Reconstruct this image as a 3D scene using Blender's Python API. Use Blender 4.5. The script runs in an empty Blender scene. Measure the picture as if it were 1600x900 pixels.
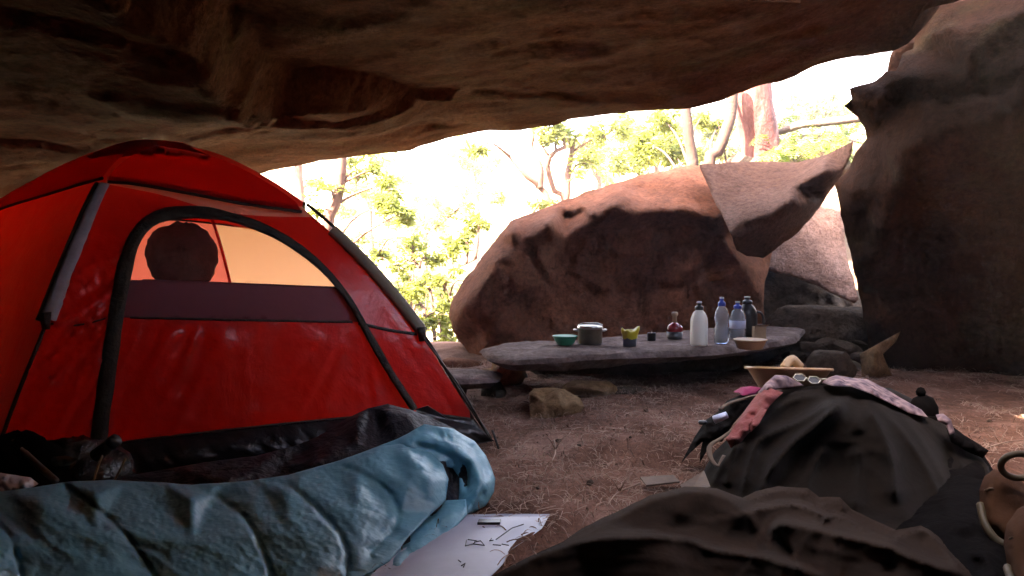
import bpy, math, random
import numpy as np
from mathutils import Vector, noise as mnoise
from mathutils.bvhtree import BVHTree
from mathutils.geometry import delaunay_2d_cdt

R = math.radians
random.seed(7); rng = np.random.default_rng(7)
S = bpy.context.scene
C = S.collection

# ------------------------------------------------------------------ camera, sky, sun, exposure
FPX = 1256.0; EYE = np.array([0.0, 0.0, 0.85]); PITCH = math.atan(50/FPX)
cam = bpy.data.cameras.new('camera'); camo = bpy.data.objects.new('camera', cam); C.objects.link(camo)
cam.sensor_width = 36; cam.lens = 36*FPX/1600; cam.dof.use_dof = True; cam.dof.focus_distance = 3.0; cam.dof.aperture_fstop = 8.0; cam.clip_start = 0.05; cam.clip_end = 2000
camo.location = EYE; camo.rotation_euler = (R(90)-PITCH, 0, 0); S.camera = camo
HAZE = .0034
SUN_EL, SUN_AZ = R(47), R(-122)          # azimuth measured from +Y towards +X: the sun stands high behind the shelter, to the left
W = bpy.data.worlds.new('World'); S.world = W; W.use_nodes = True
wn = W.node_tree.nodes; wl = W.node_tree.links
bg = wn['Background']; sky = wn.new('ShaderNodeTexSky'); sky.sky_type = 'NISHITA'; sky.sun_disc = False
sky.sun_elevation = SUN_EL; sky.sun_rotation = SUN_AZ; sky.air_density = 1.0; sky.dust_density = 2.5
wl.new(sky.outputs[0], bg.inputs[0]); bg.inputs[1].default_value = 0.15
sl = bpy.data.lights.new('sun', 'SUN'); sl.energy = 5.0; sl.angle = R(0.5); sl.color = (1.0, 0.93, 0.82)
so = bpy.data.objects.new('sun', sl); C.objects.link(so)
sd = Vector((math.sin(SUN_AZ)*math.cos(SUN_EL), math.cos(SUN_AZ)*math.cos(SUN_EL), math.sin(SUN_EL)))
so.rotation_euler = (-sd).to_track_quat('-Z', 'Y').to_euler(); so.location = (-6, 6, 12)
S.view_settings.view_transform = 'Standard'; S.view_settings.look = 'None'
S.view_settings.gamma = 1; S.view_settings.exposure = 4.85
S.view_settings.use_white_balance = True; S.view_settings.white_balance_temperature = 7900; S.view_settings.white_balance_tint = 20
S.render.engine = 'CYCLES'
S.cycles.use_denoising = True; S.cycles.max_bounces = 10; S.cycles.diffuse_bounces = 6
S.cycles.transparent_max_bounces = 24; S.cycles.transmission_bounces = 10; S.cycles.sample_clamp_indirect = 6
S.cycles.caustics_reflective = False; S.cycles.caustics_refractive = False

# ------------------------------------------------------------------ helpers
def P(px, py, Y):                                   # the point seen at pixel (px, py) of the 1600x900 photograph, Y metres ahead
    X = (px-800)/FPX; Z = (450-py)/FPX; c, s = math.cos(PITCH), math.sin(PITCH)
    d = np.array([X, c+Z*s, -s+Z*c]); return EYE + d*(Y/d[1])
def PV(px, py, Y):
    px, py, Y = map(np.asarray, (px, py, Y)); c, s = math.cos(PITCH), math.sin(PITCH)
    X = (px-800)/FPX; Z = (450-py)/FPX; dy = c+Z*s
    return np.stack([X/dy*Y, Y+0*X, EYE[2]+(-s+Z*c)/dy*Y], -1)
def G(px, py, z=0.0):                               # the point seen at that pixel at height z
    X = (px-800)/FPX; Z = (450-py)/FPX; c, s = math.cos(PITCH), math.sin(PITCH)
    d = np.array([X, c+Z*s, -s+Z*c]); return EYE + d*((z-EYE[2])/d[2])
def px_of(p):
    p = np.asarray(p, float) - EYE; c, s = math.cos(PITCH), math.sin(PITCH)
    f = p[..., 1]*c - p[..., 2]*s; u = p[..., 1]*s + p[..., 2]*c
    return np.stack([800+FPX*p[..., 0]/f, 450-FPX*u/f], -1)

def _h(ix, iy, iz, seed):
    n = (ix.astype(np.int64)*374761393 + iy.astype(np.int64)*668265263 + iz.astype(np.int64)*1274126177 + seed*974634777) & 0xffffffff
    n = ((n ^ (n >> 13))*1274126177) & 0xffffffff; n = ((n ^ (n >> 16))*2246822519) & 0xffffffff
    return ((n ^ (n >> 15)) & 0xffffff)/float(0xffffff)
def vnoise(p, seed=0):
    i = np.floor(p).astype(np.int64); f = p-i; f = f*f*f*(f*(f*6-15)+10); r = 0
    for a in (0, 1):
        for b in (0, 1):
            for c in (0, 1):
                w = (f[:, 0] if a else 1-f[:, 0])*(f[:, 1] if b else 1-f[:, 1])*(f[:, 2] if c else 1-f[:, 2])
                r = r + w*_h(i[:, 0]+a, i[:, 1]+b, i[:, 2]+c, seed)
    return r*2-1
def fbm(p, oct=4, seed=0, gain=.5, ridged=False):
    p = np.asarray(p, float); r = np.zeros(len(p)); a = 1.0; t = 0
    for k in range(oct):
        n = vnoise(p*(2.03**k)+17.3*k, seed+k)
        if ridged: n = 1-2*np.abs(n)
        r += a*n; t += a; a *= gain
    return r/t

WL = {}
def link(o, parent=None, loc=None):
    C.objects.link(o)
    if parent is not None: o.parent = parent
    return o
def tag(o, label=None, cat=None, group=None, kind=None):
    if label: o['label'] = label
    if cat: o['category'] = cat
    if group: o['group'] = group
    if kind: o['kind'] = kind
    return o
def empty(name, loc, label=None, cat=None, group=None):
    o = bpy.data.objects.new(name, None); C.objects.link(o); o.location = tuple(float(v) for v in loc); o.empty_display_size = .1
    WL[o] = np.array(loc, float); return tag(o, label, cat, group)
def mk(name, v, f, m, parent=None, smooth=True, ang=None, org=None):     # one mesh object; v in world coordinates
    v = np.asarray(v, float)
    base = WL.get(parent, np.zeros(3)) if parent is not None else np.zeros(3)
    o_loc = np.zeros(3)
    if org is not None: o_loc = np.array(org, float)-base
    me = bpy.data.meshes.new(name); me.from_pydata((v-base-o_loc).tolist(), [], [tuple(int(i) for i in q) for q in f]); me.update()
    if smooth: me.polygons.foreach_set('use_smooth', [True]*len(me.polygons))
    if m is not None: me.materials.append(m)
    o = bpy.data.objects.new(name, me); link(o, parent)
    o.location = tuple(o_loc); WL[o] = base+o_loc
    if ang is not None and smooth:
        try: me.set_sharp_from_angle(angle=R(ang))
        except Exception: pass
    return o
class MB:                                            # gathers several pieces into one mesh
    def __init__(s): s.v = []; s.f = []; s.n = 0
    def add(s, v, f):
        v = np.asarray(v, float); s.v.append(v); s.f += [tuple(int(i)+s.n for i in q) for q in f]; s.n += len(v); return s
    def build(s, name, m, parent=None, **k): return mk(name, np.concatenate(s.v), s.f, m, parent, **k)
def grid_faces(nu, nv, wrap=False):                  # index = i*nv + j, i < nu
    f = []
    for i in range(nu if wrap else nu-1):
        k = (i+1) % nu
        for j in range(nv-1): f.append((i*nv+j, k*nv+j, k*nv+j+1, i*nv+j+1))
    return f
def resample(pts, n, spline=True):
    pts = np.asarray(pts, float)
    if spline and len(pts) > 2:
        q = np.vstack([2*pts[0]-pts[1], pts, 2*pts[-1]-pts[-2]]); out = []
        for i in range(1, len(q)-2):
            for t in np.linspace(0, 1, 12, endpoint=False):
                a, b, c, d = q[i-1], q[i], q[i+1], q[i+2]
                out.append(.5*((2*b)+(c-a)*t+(2*a-5*b+4*c-d)*t*t+(3*b-a-3*c+d)*t**3))
        out.append(pts[-1]); pts = np.array(out)
    d = np.r_[0, np.cumsum(np.linalg.norm(np.diff(pts, axis=0), axis=1))]
    t = np.linspace(0, d[-1], n)
    return np.stack([np.interp(t, d, pts[:, k]) for k in range(pts.shape[1])], -1)
def frames(path):
    T = np.gradient(path, axis=0); T /= np.linalg.norm(T, axis=1)[:, None]+1e-9
    up = np.array([0, 0, 1.0]) if abs(T[:, 2]).mean() < .8 else np.array([0, 1.0, 0])
    N = np.cross(T, up); N /= np.linalg.norm(N, axis=1)[:, None]+1e-9; B = np.cross(N, T); return T, N, B
def tube(path, rad, seg=10, flat=1.0, cap=True):
    path = np.asarray(path, float); n = len(path); rad = np.broadcast_to(np.asarray(rad, float), (n,))
    T, N, B = frames(path); a = np.linspace(0, 2*math.pi, seg, endpoint=False); v = []
    for i in range(n):
        v.append(path[i]+rad[i]*(np.cos(a)[:, None]*N[i]+flat*np.sin(a)[:, None]*B[i]))
    v = np.concatenate(v); f = []
    for i in range(n-1):
        for j in range(seg):
            k = (j+1) % seg; f.append((i*seg+j, i*seg+k, (i+1)*seg+k, (i+1)*seg+j))
    if cap: f.append(tuple(range(seg))[::-1]); f.append(tuple(range((n-1)*seg, n*seg)))
    return v, f
def lathe(prof, seg=28, c=(0, 0, 0), sx=1, sy=1):
    prof = np.asarray(prof, float); a = np.linspace(0, 2*math.pi, seg, endpoint=False); n = len(prof)
    v = np.stack([np.outer(np.cos(a), prof[:, 0])*sx, np.outer(np.sin(a), prof[:, 0])*sy, np.tile(prof[:, 1], (seg, 1))], -1).reshape(-1, 3)+np.asarray(c)
    f = grid_faces(seg, n, wrap=True)
    if prof[0, 0] > 1e-5: f.append(tuple(i*n for i in range(seg))[::-1])
    if prof[-1, 0] > 1e-5: f.append(tuple(i*n+n-1 for i in range(seg)))
    return v, f
def pip(poly, pts):
    poly = np.asarray(poly); x, y = pts[:, 0], pts[:, 1]; r = np.zeros(len(pts), bool); j = len(poly)-1
    for i in range(len(poly)):
        xi, yi, xj, yj = *poly[i], *poly[j]
        m = (yi > y) != (yj > y)
        with np.errstate(divide='ignore', invalid='ignore'): r ^= m & (x < (xj-xi)*(y-yi)/(yj-yi)+xi)
        j = i
    return r
def dpoly(poly, pts, closed=True):
    poly = np.asarray(poly, float); r = np.full(len(pts), 1e9)
    for i in range(len(poly) if closed else len(poly)-1):
        a, b = poly[i], poly[(i+1) % len(poly)]; ab = b-a
        t = np.clip(((pts-a)@ab)/(ab@ab+1e-12), 0, 1); r = np.minimum(r, np.linalg.norm(pts-a-t[:, None]*ab, axis=1))
    return r
def densify(poly, step, closed=True):
    poly = np.asarray(poly, float); out = []
    for i in range(len(poly) if closed else len(poly)-1):
        a, b = poly[i], poly[(i+1) % len(poly)]; n = max(1, int(round(np.linalg.norm((b-a)[:2])/step)))
        out += [a+(b-a)*k/n for k in range(n)]
    if not closed: out.append(poly[-1])
    return np.array(out)
def fill2d(outer, holes=(), step=8, lines=()):
    loops = [densify(outer, step)]+[densify(h, step) for h in holes]
    pts = []; edges = []
    for l in loops:
        n0 = len(pts); pts += l[:, :2].tolist(); edges += [(n0+i, n0+(i+1) % len(l)) for i in range(len(l))]
    for ln in lines:
        l = densify(ln, step, closed=False); n0 = len(pts); pts += l[:, :2].tolist(); edges += [(n0+i, n0+i+1) for i in range(len(l)-1)]
    nb = len(pts); o = np.asarray(outer)[:, :2]
    x0, y0 = o.min(0); x1, y1 = o.max(0)
    gx, gy = np.meshgrid(np.arange(x0, x1, step), np.arange(y0, y1, step*.87)); gx[1::2] += step*.5
    g = np.stack([gx.ravel(), gy.ravel()], -1); g += rng.uniform(-.18, .18, g.shape)*step
    ok = pip(o, g)
    for h in holes: ok &= ~pip(np.asarray(h)[:, :2], g)
    g = g[ok]
    for l in loops: g = g[dpoly(l[:, :2], g) > step*.55]
    allp = np.vstack([np.array(pts), g])
    r = delaunay_2d_cdt([Vector(p) for p in allp.tolist()], edges, [], 0, 1e-4)
    vv = np.array([[p.x, p.y] for p in r[0]]); ff = np.array([list(t) for t in r[2] if len(t) == 3])
    c = vv[ff].mean(1); ok = pip(loops[0][:, :2], c)
    for l in loops[1:]: ok &= ~pip(l[:, :2], c)
    ff = ff[ok]
    a = vv[ff]; ar = (a[:, 1, 0]-a[:, 0, 0])*(a[:, 2, 1]-a[:, 0, 1])-(a[:, 1, 1]-a[:, 0, 1])*(a[:, 2, 0]-a[:, 0, 0])
    ff = ff[np.abs(ar) > 1e-6]; ar = ar[np.abs(ar) > 1e-6]; ff[ar > 0] = ff[ar > 0][:, ::-1]     # y runs down: front faces the eye
    used = np.unique(ff); mp = -np.ones(len(vv), int); mp[used] = np.arange(len(used))
    return vv[used], mp[ff]
def plin(ctrl, pts):                                  # piecewise linear through scattered control points
    ctrl = np.asarray(ctrl, float); r = delaunay_2d_cdt([Vector(p) for p in ctrl[:, :2].tolist()], [], [], 0, 1e-4)
    vv = np.array([[p.x, p.y] for p in r[0]]); val = np.array([ctrl[o[0], 2] for o in r[3]])
    out = np.full(len(pts), np.nan)
    for t in r[2]:
        a, b, c = vv[list(t)]; d = (b[1]-c[1])*(a[0]-c[0])+(c[0]-b[0])*(a[1]-c[1])
        if abs(d) < 1e-9: continue
        l1 = ((b[1]-c[1])*(pts[:, 0]-c[0])+(c[0]-b[0])*(pts[:, 1]-c[1]))/d
        l2 = ((c[1]-a[1])*(pts[:, 0]-c[0])+(a[0]-c[0])*(pts[:, 1]-c[1]))/d; l3 = 1-l1-l2
        m = (l1 > -1e-6) & (l2 > -1e-6) & (l3 > -1e-6); q = val[list(t)]
        out[m] = (l1*q[0]+l2*q[1]+l3*q[2])[m]
    bad = np.isnan(out)
    if bad.any():
        d = ((pts[bad][:, None]-ctrl[None, :, :2])**2).sum(-1); out[bad] = ctrl[d.argmin(1), 2]
    return out
def tps(ctrl, lam=0.0):
    ctrl = np.asarray(ctrl, float); X = ctrl[:, :2]; n = len(X)
    def U(d): return np.where(d > 1e-9, d*d*np.log(d+1e-12), 0)
    K = U(np.linalg.norm(X[:, None]-X[None], axis=-1))+lam*np.eye(n); Q = np.c_[np.ones(n), X]
    A = np.block([[K, Q], [Q.T, np.zeros((3, 3))]]); w = np.linalg.solve(A, np.r_[ctrl[:, 2], 0, 0, 0])
    return lambda p: U(np.linalg.norm(p[:, None]-X[None], axis=-1))@w[:n]+np.c_[np.ones(len(p)), p]@w[n:]
def vnormals(v, f):
    n = np.zeros_like(v)
    for q in (f if isinstance(f, list) else f.tolist()):
        a = np.cross(v[q[1]]-v[q[0]], v[q[2]]-v[q[0]])
        for i in q: n[i] += a
    return n/(np.linalg.norm(n, axis=1)[:, None]+1e-12)

# ------------------------------------------------------------------ materials
def NT(name):
    m = bpy.data.materials.new(name); m.use_nodes = True; n = m.node_tree.nodes; l = m.node_tree.links
    return m, n, l, n['Principled BSDF'], n['Material Output']
def noise_n(n, l, scale, detail=6, rough=.6, stretch=None, dist=0, rot=None):
    tc = n.new('ShaderNodeTexCoord'); x = n.new('ShaderNodeTexNoise'); x.inputs['Scale'].default_value = scale
    x.inputs['Detail'].default_value = detail; x.inputs['Roughness'].default_value = rough; x.inputs['Distortion'].default_value = dist
    mp = n.new('ShaderNodeMapping'); l.new(tc.outputs['Object'], mp.inputs[0]); l.new(mp.outputs[0], x.inputs[0])
    if stretch: mp.inputs['Scale'].default_value = stretch
    if rot: mp.inputs['Rotation'].default_value = rot
    return x.outputs['Fac']
def ramp(n, l, fac, stops):
    r = n.new('ShaderNodeValToRGB'); e = r.color_ramp.elements
    while len(e) < len(stops): e.new(.5)
    for k, (p, c) in enumerate(stops): e[k].position = p; e[k].color = (*c, 1) if len(c) == 3 else c
    l.new(fac, r.inputs[0]); return r.outputs[0]
def bump(n, l, h, strength, dist, prev=None):
    b = n.new('ShaderNodeBump'); b.inputs['Strength'].default_value = strength; b.inputs['Distance'].default_value = dist
    l.new(h, b.inputs['Height'])
    if prev is not None: l.new(prev, b.inputs['Normal'])
    return b.outputs[0]
def simple(name, c1, c2=None, rough=.6, scale=12, metal=0, spec=.5, bmp=.2, bdist=.004, bscale=60, sheen=0, detail=5, stretch=None):
    m, n, l, b, o = NT(name); c2 = c2 or tuple(x*.75 for x in c1)
    l.new(ramp(n, l, noise_n(n, l, scale, detail, stretch=stretch), [(.3, c2), (.7, c1)]), b.inputs['Base Color'])
    b.inputs['Roughness'].default_value = rough; b.inputs['Metallic'].default_value = metal; b.inputs['Specular IOR Level'].default_value = spec
    if sheen: b.inputs['Sheen Weight'].default_value = sheen
    if bmp: l.new(bump(n, l, noise_n(n, l, bscale, 4, stretch=stretch), bmp, bdist), b.inputs['Normal'])
    return m
def rock_mat(name, dark, mid, lite, scale=1.3, moss=0.0, strata=0.0, bs=.6, streak=None, sk=.6):
    m, n, l, b, o = NT(name)
    a = noise_n(n, l, scale, 9, .65, dist=.6)
    col = ramp(n, l, a, [(.28, dark), (.5, mid), (.72, lite)])
    if moss:
        mx = n.new('ShaderNodeMix'); mx.data_type = 'RGBA'; l.new(col, mx.inputs[6]); mx.inputs[7].default_value = (.085, .085, .03, 1)
        l.new(ramp(n, l, noise_n(n, l, scale*1.7, 8, .7), [(.52, (0, 0, 0)), (.68, (moss,)*3)]), mx.inputs[0]); col = mx.outputs[2]
    sp = n.new('ShaderNodeMix'); sp.data_type = 'RGBA'; sp.blend_type = 'MULTIPLY'; sp.inputs[0].default_value = .6
    l.new(col, sp.inputs[6]); l.new(ramp(n, l, noise_n(n, l, 26, 8, .8), [(.40, (.40, .36, .32)), (.50, (.88, .86, .84)), (.60, (1.3, 1.25, 1.2))]), sp.inputs[7])
    out_ = sp.outputs[2]
    if streak:
        s2 = n.new('ShaderNodeMix'); s2.data_type = 'RGBA'; s2.blend_type = 'MULTIPLY'; s2.inputs[0].default_value = sk; l.new(out_, s2.inputs[6])
        l.new(ramp(n, l, noise_n(n, l, 2.2, 8, .7, stretch=streak, dist=.5), [(.32, (.35, .31, .27)), (.5, (.9, .88, .86)), (.68, (1.25, 1.2, 1.15))]), s2.inputs[7]); out_ = s2.outputs[2]
    l.new(out_, b.inputs['Base Color']); b.inputs['Roughness'].default_value = .95; b.inputs['Specular IOR Level'].default_value = .03
    h = bump(n, l, noise_n(n, l, 5, 9, .7, stretch=(1, 1, 1+strata*3)), bs, .08); h = bump(n, l, noise_n(n, l, 30, 8, .78), .7, .03, h)
    l.new(h, b.inputs['Normal']); return m
def fabric(name, col, col2=None, trans=.5, rough=.4, spec=.4, scale=9, wr=.35, wscale=7, stretch=None, rot=None, tcol=None, wdist=.03):
    m, n, l, b, o = NT(name); col2 = col2 or tuple(x*.8 for x in col)
    cc = ramp(n, l, noise_n(n, l, scale, 5), [(.3, col2), (.7, col)]); l.new(cc, b.inputs['Base Color'])
    b.inputs['Roughness'].default_value = rough; b.inputs['Specular IOR Level'].default_value = spec
    h = bump(n, l, noise_n(n, l, wscale, 5, .55, stretch=stretch, rot=rot, dist=.4), wr, wdist); h = bump(n, l, noise_n(n, l, 320, 2), .12, .001, h)
    l.new(h, b.inputs['Normal'])
    if trans:
        t = n.new('ShaderNodeBsdfTranslucent'); mx = n.new('ShaderNodeMixShader'); mx.inputs[0].default_value = trans
        if tcol: t.inputs[0].default_value = (*tcol, 1)
        else: l.new(cc, t.inputs[0])
        l.new(h, t.inputs['Normal']); l.new(b.outputs[0], mx.inputs[1]); l.new(t.outputs[0], mx.inputs[2]); l.new(mx.outputs[0], o.inputs[0])
    return m
def netting(name, col, open_=.6, trans=.3):
    m, n, l, b, o = NT(name); b.inputs['Base Color'].default_value = (*col, 1); b.inputs['Roughness'].default_value = .8
    t = n.new('ShaderNodeBsdfTransparent'); mx = n.new('ShaderNodeMixShader'); mx.inputs[0].default_value = open_
    tl = n.new('ShaderNodeBsdfTranslucent'); tl.inputs[0].default_value = (*col, 1); m2 = n.new('ShaderNodeMixShader'); m2.inputs[0].default_value = trans
    l.new(b.outputs[0], m2.inputs[1]); l.new(tl.outputs[0], m2.inputs[2]); l.new(m2.outputs[0], mx.inputs[1]); l.new(t.outputs[0], mx.inputs[2]); l.new(mx.outputs[0], o.inputs[0]); return m
def glassy(name, col, rough=.05, ior=1.45, tint=None):
    m, n, l, b, o = NT(name); b.inputs['Base Color'].default_value = (*col, 1); b.inputs['Roughness'].default_value = rough
    b.inputs['Transmission Weight'].default_value = 1; b.inputs['IOR'].default_value = ior; return m

M = {}
M['ceiling'] = rock_mat('ceiling_rock', (.075, .027, .012), (.130, .050, .025), (.170, .070, .038), 1.1, moss=.4, bs=.35, streak=(.5, 1, 1), sk=.3)
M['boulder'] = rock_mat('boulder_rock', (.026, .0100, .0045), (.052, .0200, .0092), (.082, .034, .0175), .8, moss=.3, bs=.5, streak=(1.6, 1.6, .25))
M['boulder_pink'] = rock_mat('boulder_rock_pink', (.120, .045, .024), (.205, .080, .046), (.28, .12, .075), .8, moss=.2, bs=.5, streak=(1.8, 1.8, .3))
M['pale_rock'] = rock_mat('pale_rock', (.075, .037, .025), (.12, .062, .043), (.165, .093, .068), 1.6)
M['pale_face'] = rock_mat('pale_face_rock', (.20, .115, .085), (.30, .18, .14), (.38, .25, .20), 1.6)
M['slab'] = rock_mat('slab_rock', (.11, .075, .065), (.22, .16, .145), (.35, .28, .26), 4.0)
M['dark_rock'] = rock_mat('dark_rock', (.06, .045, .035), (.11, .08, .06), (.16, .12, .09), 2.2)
M['tan_rock'] = rock_mat('tan_rock', (.17, .10, .05), (.28, .17, .09), (.36, .24, .15), 3.0)

# ------------------------------------------------------------------ ground
def sstep(a, b, x): t = np.clip((x-a)/(b-a), 0, 1); return t*t*(3-2*t)
def gz(x, y, fine=True):
    x = np.atleast_1d(np.asarray(x, float)); y = np.atleast_1d(np.asarray(y, float)); p = np.stack([x, y, 0*x], -1)
    z = .04*fbm(p*1.3, 3, 5)*sstep(1.5, 3, np.hypot(x, y))
    if fine: z += .018*fbm(p*6, 3, 9)
    out = sstep(7.4, 9.5, y)
    z += -out*np.clip((y-7.4)*.16, 0, 3.2)*sstep(5.0, -1.0, x-.12*y+1)          # falls away to the left of the shelter's mouth
    bank = sstep(1.2, 5.5, x-.14*(y-8))*sstep(7.6, 11, y); z += bank*2.1
    z += .35*fbm(p*.25, 3, 4)*sstep(9, 14, y)
    far = sstep(38, 110, y+.15*np.abs(x)); z += far*(13+7*fbm(p*.018, 4, 21))+6*sstep(110, 260, y)*far
    return z
M['ground'] = None
m, n, l, b, o = NT('cave_floor_dirt')
c = ramp(n, l, noise_n(n, l, 2.2, 9, .7, dist=.5), [(.3, (.075, .034, .022)), (.5, (.18, .090, .062)), (.72, (.34, .20, .155))])
c2 = ramp(n, l, noise_n(n, l, 60, 6, .8, stretch=(1, .35, 1), dist=1.2), [(.35, (.38, .35, .33)), (.55, (1, 1, 1)), (.7, (1.5, 1.42, 1.3))])
mx = n.new('ShaderNodeMix'); mx.data_type = 'RGBA'; mx.blend_type = 'MULTIPLY'; mx.inputs[0].default_value = .75; l.new(c, mx.inputs[6]); l.new(c2, mx.inputs[7])
pos = n.new('ShaderNodeNewGeometry'); sep = n.new('ShaderNodeSeparateXYZ'); l.new(pos.outputs['Position'], sep.inputs[0])
mr = n.new('ShaderNodeMapRange'); mr.inputs[1].default_value = 8.0; mr.inputs[2].default_value = 12; l.new(sep.outputs[1], mr.inputs[0])
mg = n.new('ShaderNodeMix'); mg.data_type = 'RGBA'; l.new(mr.outputs[0], mg.inputs[0]); l.new(mx.outputs[2], mg.inputs[6])
l.new(ramp(n, l, noise_n(n, l, .7, 9, .75), [(.3, (.08, .08, .03)), (.5, (.20, .18, .11)), (.7, (.33, .28, .22))]), mg.inputs[7])
l.new(mg.outputs[2], b.inputs['Base Color']); b.inputs['Roughness'].default_value = .98; b.inputs['Specular IOR Level'].default_value = .03
h = bump(n, l, noise_n(n, l, 9, 8, .7), .6, .03); h = bump(n, l, noise_n(n, l, 90, 5, .8, stretch=(1, .4, 1)), .7, .006, h); l.new(h, b.inputs['Normal'])
M['ground'] = m
def axis(parts): return np.unique(np.concatenate([np.arange(a, b, s) for a, b, s in parts]))
gx = axis([(-110, -40, 10), (-40, -6, 2), (-6, 6, .06), (6, 40, 2), (40, 111, 10)]); gy = axis([(-11, -4, 2), (-4, 1.2, .5), (1.2, 7, .05), (7, 16, .3), (16, 60, 2.5), (60, 181, 8)])
X, Y = np.meshgrid(gx, gy, indexing='ij')
v = np.stack([X.ravel(), Y.ravel(), gz(X.ravel(), Y.ravel())], -1)
tag(mk('ground', v, grid_faces(len(gx), len(gy)), M['ground']), kind='structure')

# ------------------------------------------------------------------ roof of the rock shelter
lip = [(-7.2, 9.3, -.5), (-6.4, 9.1, .1), (-5.2, 8.9, .9), (-4.2, 8.7, 1.35), tuple(P(200, 318, 8.4)), tuple(P(400, 274, 8.0)), tuple(P(500, 252, 7.8)), tuple(P(575, 240, 7.6)), tuple(P(640, 234, 7.5)), tuple(P(690, 217, 7.3)), tuple(P(760, 205, 7.1)), tuple(P(820, 202, 7.0)),
       tuple(P(870, 195, 6.8)), tuple(P(885, 190, 6.75)), tuple(P(940, 181, 6.6)), tuple(P(1040, 172, 6.35)), tuple(P(1085, 166, 6.2)), tuple(P(1140, 152, 6.1)), tuple(P(1200, 131, 5.95)), tuple(P(1240, 122, 5.85)),
       tuple(P(1275, 103, 5.75)), tuple(P(1320, 91, 5.65)), tuple(P(1360, 87, 5.5)), tuple(P(1400, 76, 5.35)), tuple(P(1422, 50, 5.2)), tuple(P(1440, 18, 5.1)), tuple(P(1500, 1, 4.95)), tuple(P(1560, -40, 4.7)), (3.6, 4.2, 2.55), (4.8, 3.2, 2.7), (6.2, 1.0, 2.8)]
LN = 360; L = resample(lip, LN, spline=False)
ctrl = [tuple(q) for q in lip]+[tuple(P(0, 0, 2.75)), tuple(P(200, 0, 2.85)), tuple(P(400, 0, 2.9)), tuple(P(800, 0, 3.3)), tuple(P(1200, 0, 3.9)), tuple(P(0, 250, 5.2)), tuple(P(0, 120, 3.6)), tuple(P(300, 150, 4.3)), tuple(P(600, 120, 4.6)), tuple(P(800, 100, 4.7)), tuple(P(1000, 90, 4.9)), tuple(P(1200, 60, 4.9)),
       (-5, 5, 1.0), (-5, 2, 1.1), (-4.5, 0, 1.4), (-7, 4, -.5), (-7, 0, -.5), (-6.5, -3, -.5), (-3, -6.5, -.3), (0, -7, -.3), (3, -7, -.3), (7, -6, .2), (-4, -5, 1.2), (5, -5, 1.5), (-2, 0, 1.75), (0, 0, 1.95), (2, 0, 2.2), (4, 0, 2.5), (-3, -3, 1.9), (0, -3, 2.1), (3, -3, 2.4), (6, -2, 2.7)]
zc = tps(ctrl, .02)
B0 = np.stack([np.interp(np.linspace(0, 1, LN), [0, .22, .65, 1], [-7.4, -3.6, 2.3, 7.4]), np.interp(np.linspace(0, 1, LN), [0, .1, .22, .65, .85, 1], [0, -4.5, -4.6, -4.6, -7.2, -4.5])], -1)
NTt = 170; tt = np.linspace(0, 1, NTt)**.75
V = np.zeros((LN, NTt+9, 3))
step_line = np.array([P(230, -60, 2.6)[:2], P(330, 0, 2.95)[:2], P(400, 75, 3.7)[:2], P(445, 140, 4.3)[:2], P(560, 150, 4.7)[:2], P(650, 172, 5.4)[:2], P(668, 215, 6.4)[:2]])
for i in range(LN):
    q = B0[i][None]+(L[i, :2]-B0[i])[None]*tt[:, None]
    z = zc(q); z += (L[i, 2]-zc(L[i:i+1, :2])[0])*sstep(.9, 1, tt)
    V[i, :NTt, :2] = q; V[i, :NTt, 2] = z
u = V[:, :NTt].reshape(-1, 3)
# a recess: the rock left of the step line is hollowed upward just behind the edge
d = dpoly(step_line, u[:, :2], closed=False)
a, b2 = step_line[:-1], step_line[1:]
side = np.zeros(len(u)); best = np.full(len(u), 1e9)
for i in range(len(a)):
    ab = b2[i]-a[i]; t = np.clip(((u[:, :2]-a[i])@ab)/(ab@ab), 0, 1); dd = np.linalg.norm(u[:, :2]-a[i]-t[:, None]*ab, axis=1)
    s = ab[0]*(u[:, 1]-a[i, 1])-ab[1]*(u[:, 0]-a[i, 0]); m_ = dd < best; best[m_] = dd[m_]; side[m_] = s[m_]
left = side > 0
rise = np.where(left, -.20*sstep(0, .12, d+.05*fbm(u*5, 3, 38))*np.exp(-np.maximum(d-.1, 0)/.9)*sstep(-.55, -1.15, u[:, 0]), 0)*sstep(6.9, 5.6, u[:, 1])
low = np.where(~left, .05*np.exp(-d/.3), 0)*sstep(6.6, 5.6, u[:, 1])
lipd = dpoly(L[:, :2], u[:, :2], closed=False)
amp = .35+.65*sstep(0, .8, lipd)
gq = np.random.default_rng(14); cc_ = np.c_[gq.uniform(-6, 6, 95), gq.uniform(0, 9, 95)]; ca = gq.normal(size=95)*.035; ct = gq.normal(size=(95, 2))*.10
uw = u[:, :2]+.22*np.stack([fbm(u*1.7, 3, 43), fbm(u*1.7+9, 3, 44)], -1); uw2 = uw*[1.0, 1.35]
cell = np.array([np.argmin(((cc_*[1.0, 1.35]-q)**2).sum(1)) for q in uw2]); plate = ca[cell]+(ct[cell]*(uw-cc_[cell])).sum(1)
u[:, 2] += plate*sstep(.05, .6, lipd)*.24
u[:, 2] += rise+low+amp*(.10*fbm(u*.8, 3, 31)+.012*fbm(u*[1.9, 2.6, 2.6], 4, 33, ridged=True)+.018*fbm(u*8, 4, 35))+.035*fbm(u*4, 3, 41)*(1-amp)
V[:, :NTt] = u.reshape(LN, NTt, 3)
Tn = np.gradient(L[:, :2], axis=0); Tn /= np.linalg.norm(Tn, axis=1)[:, None]; On = np.stack([-Tn[:, 1], Tn[:, 0]], -1)
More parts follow.
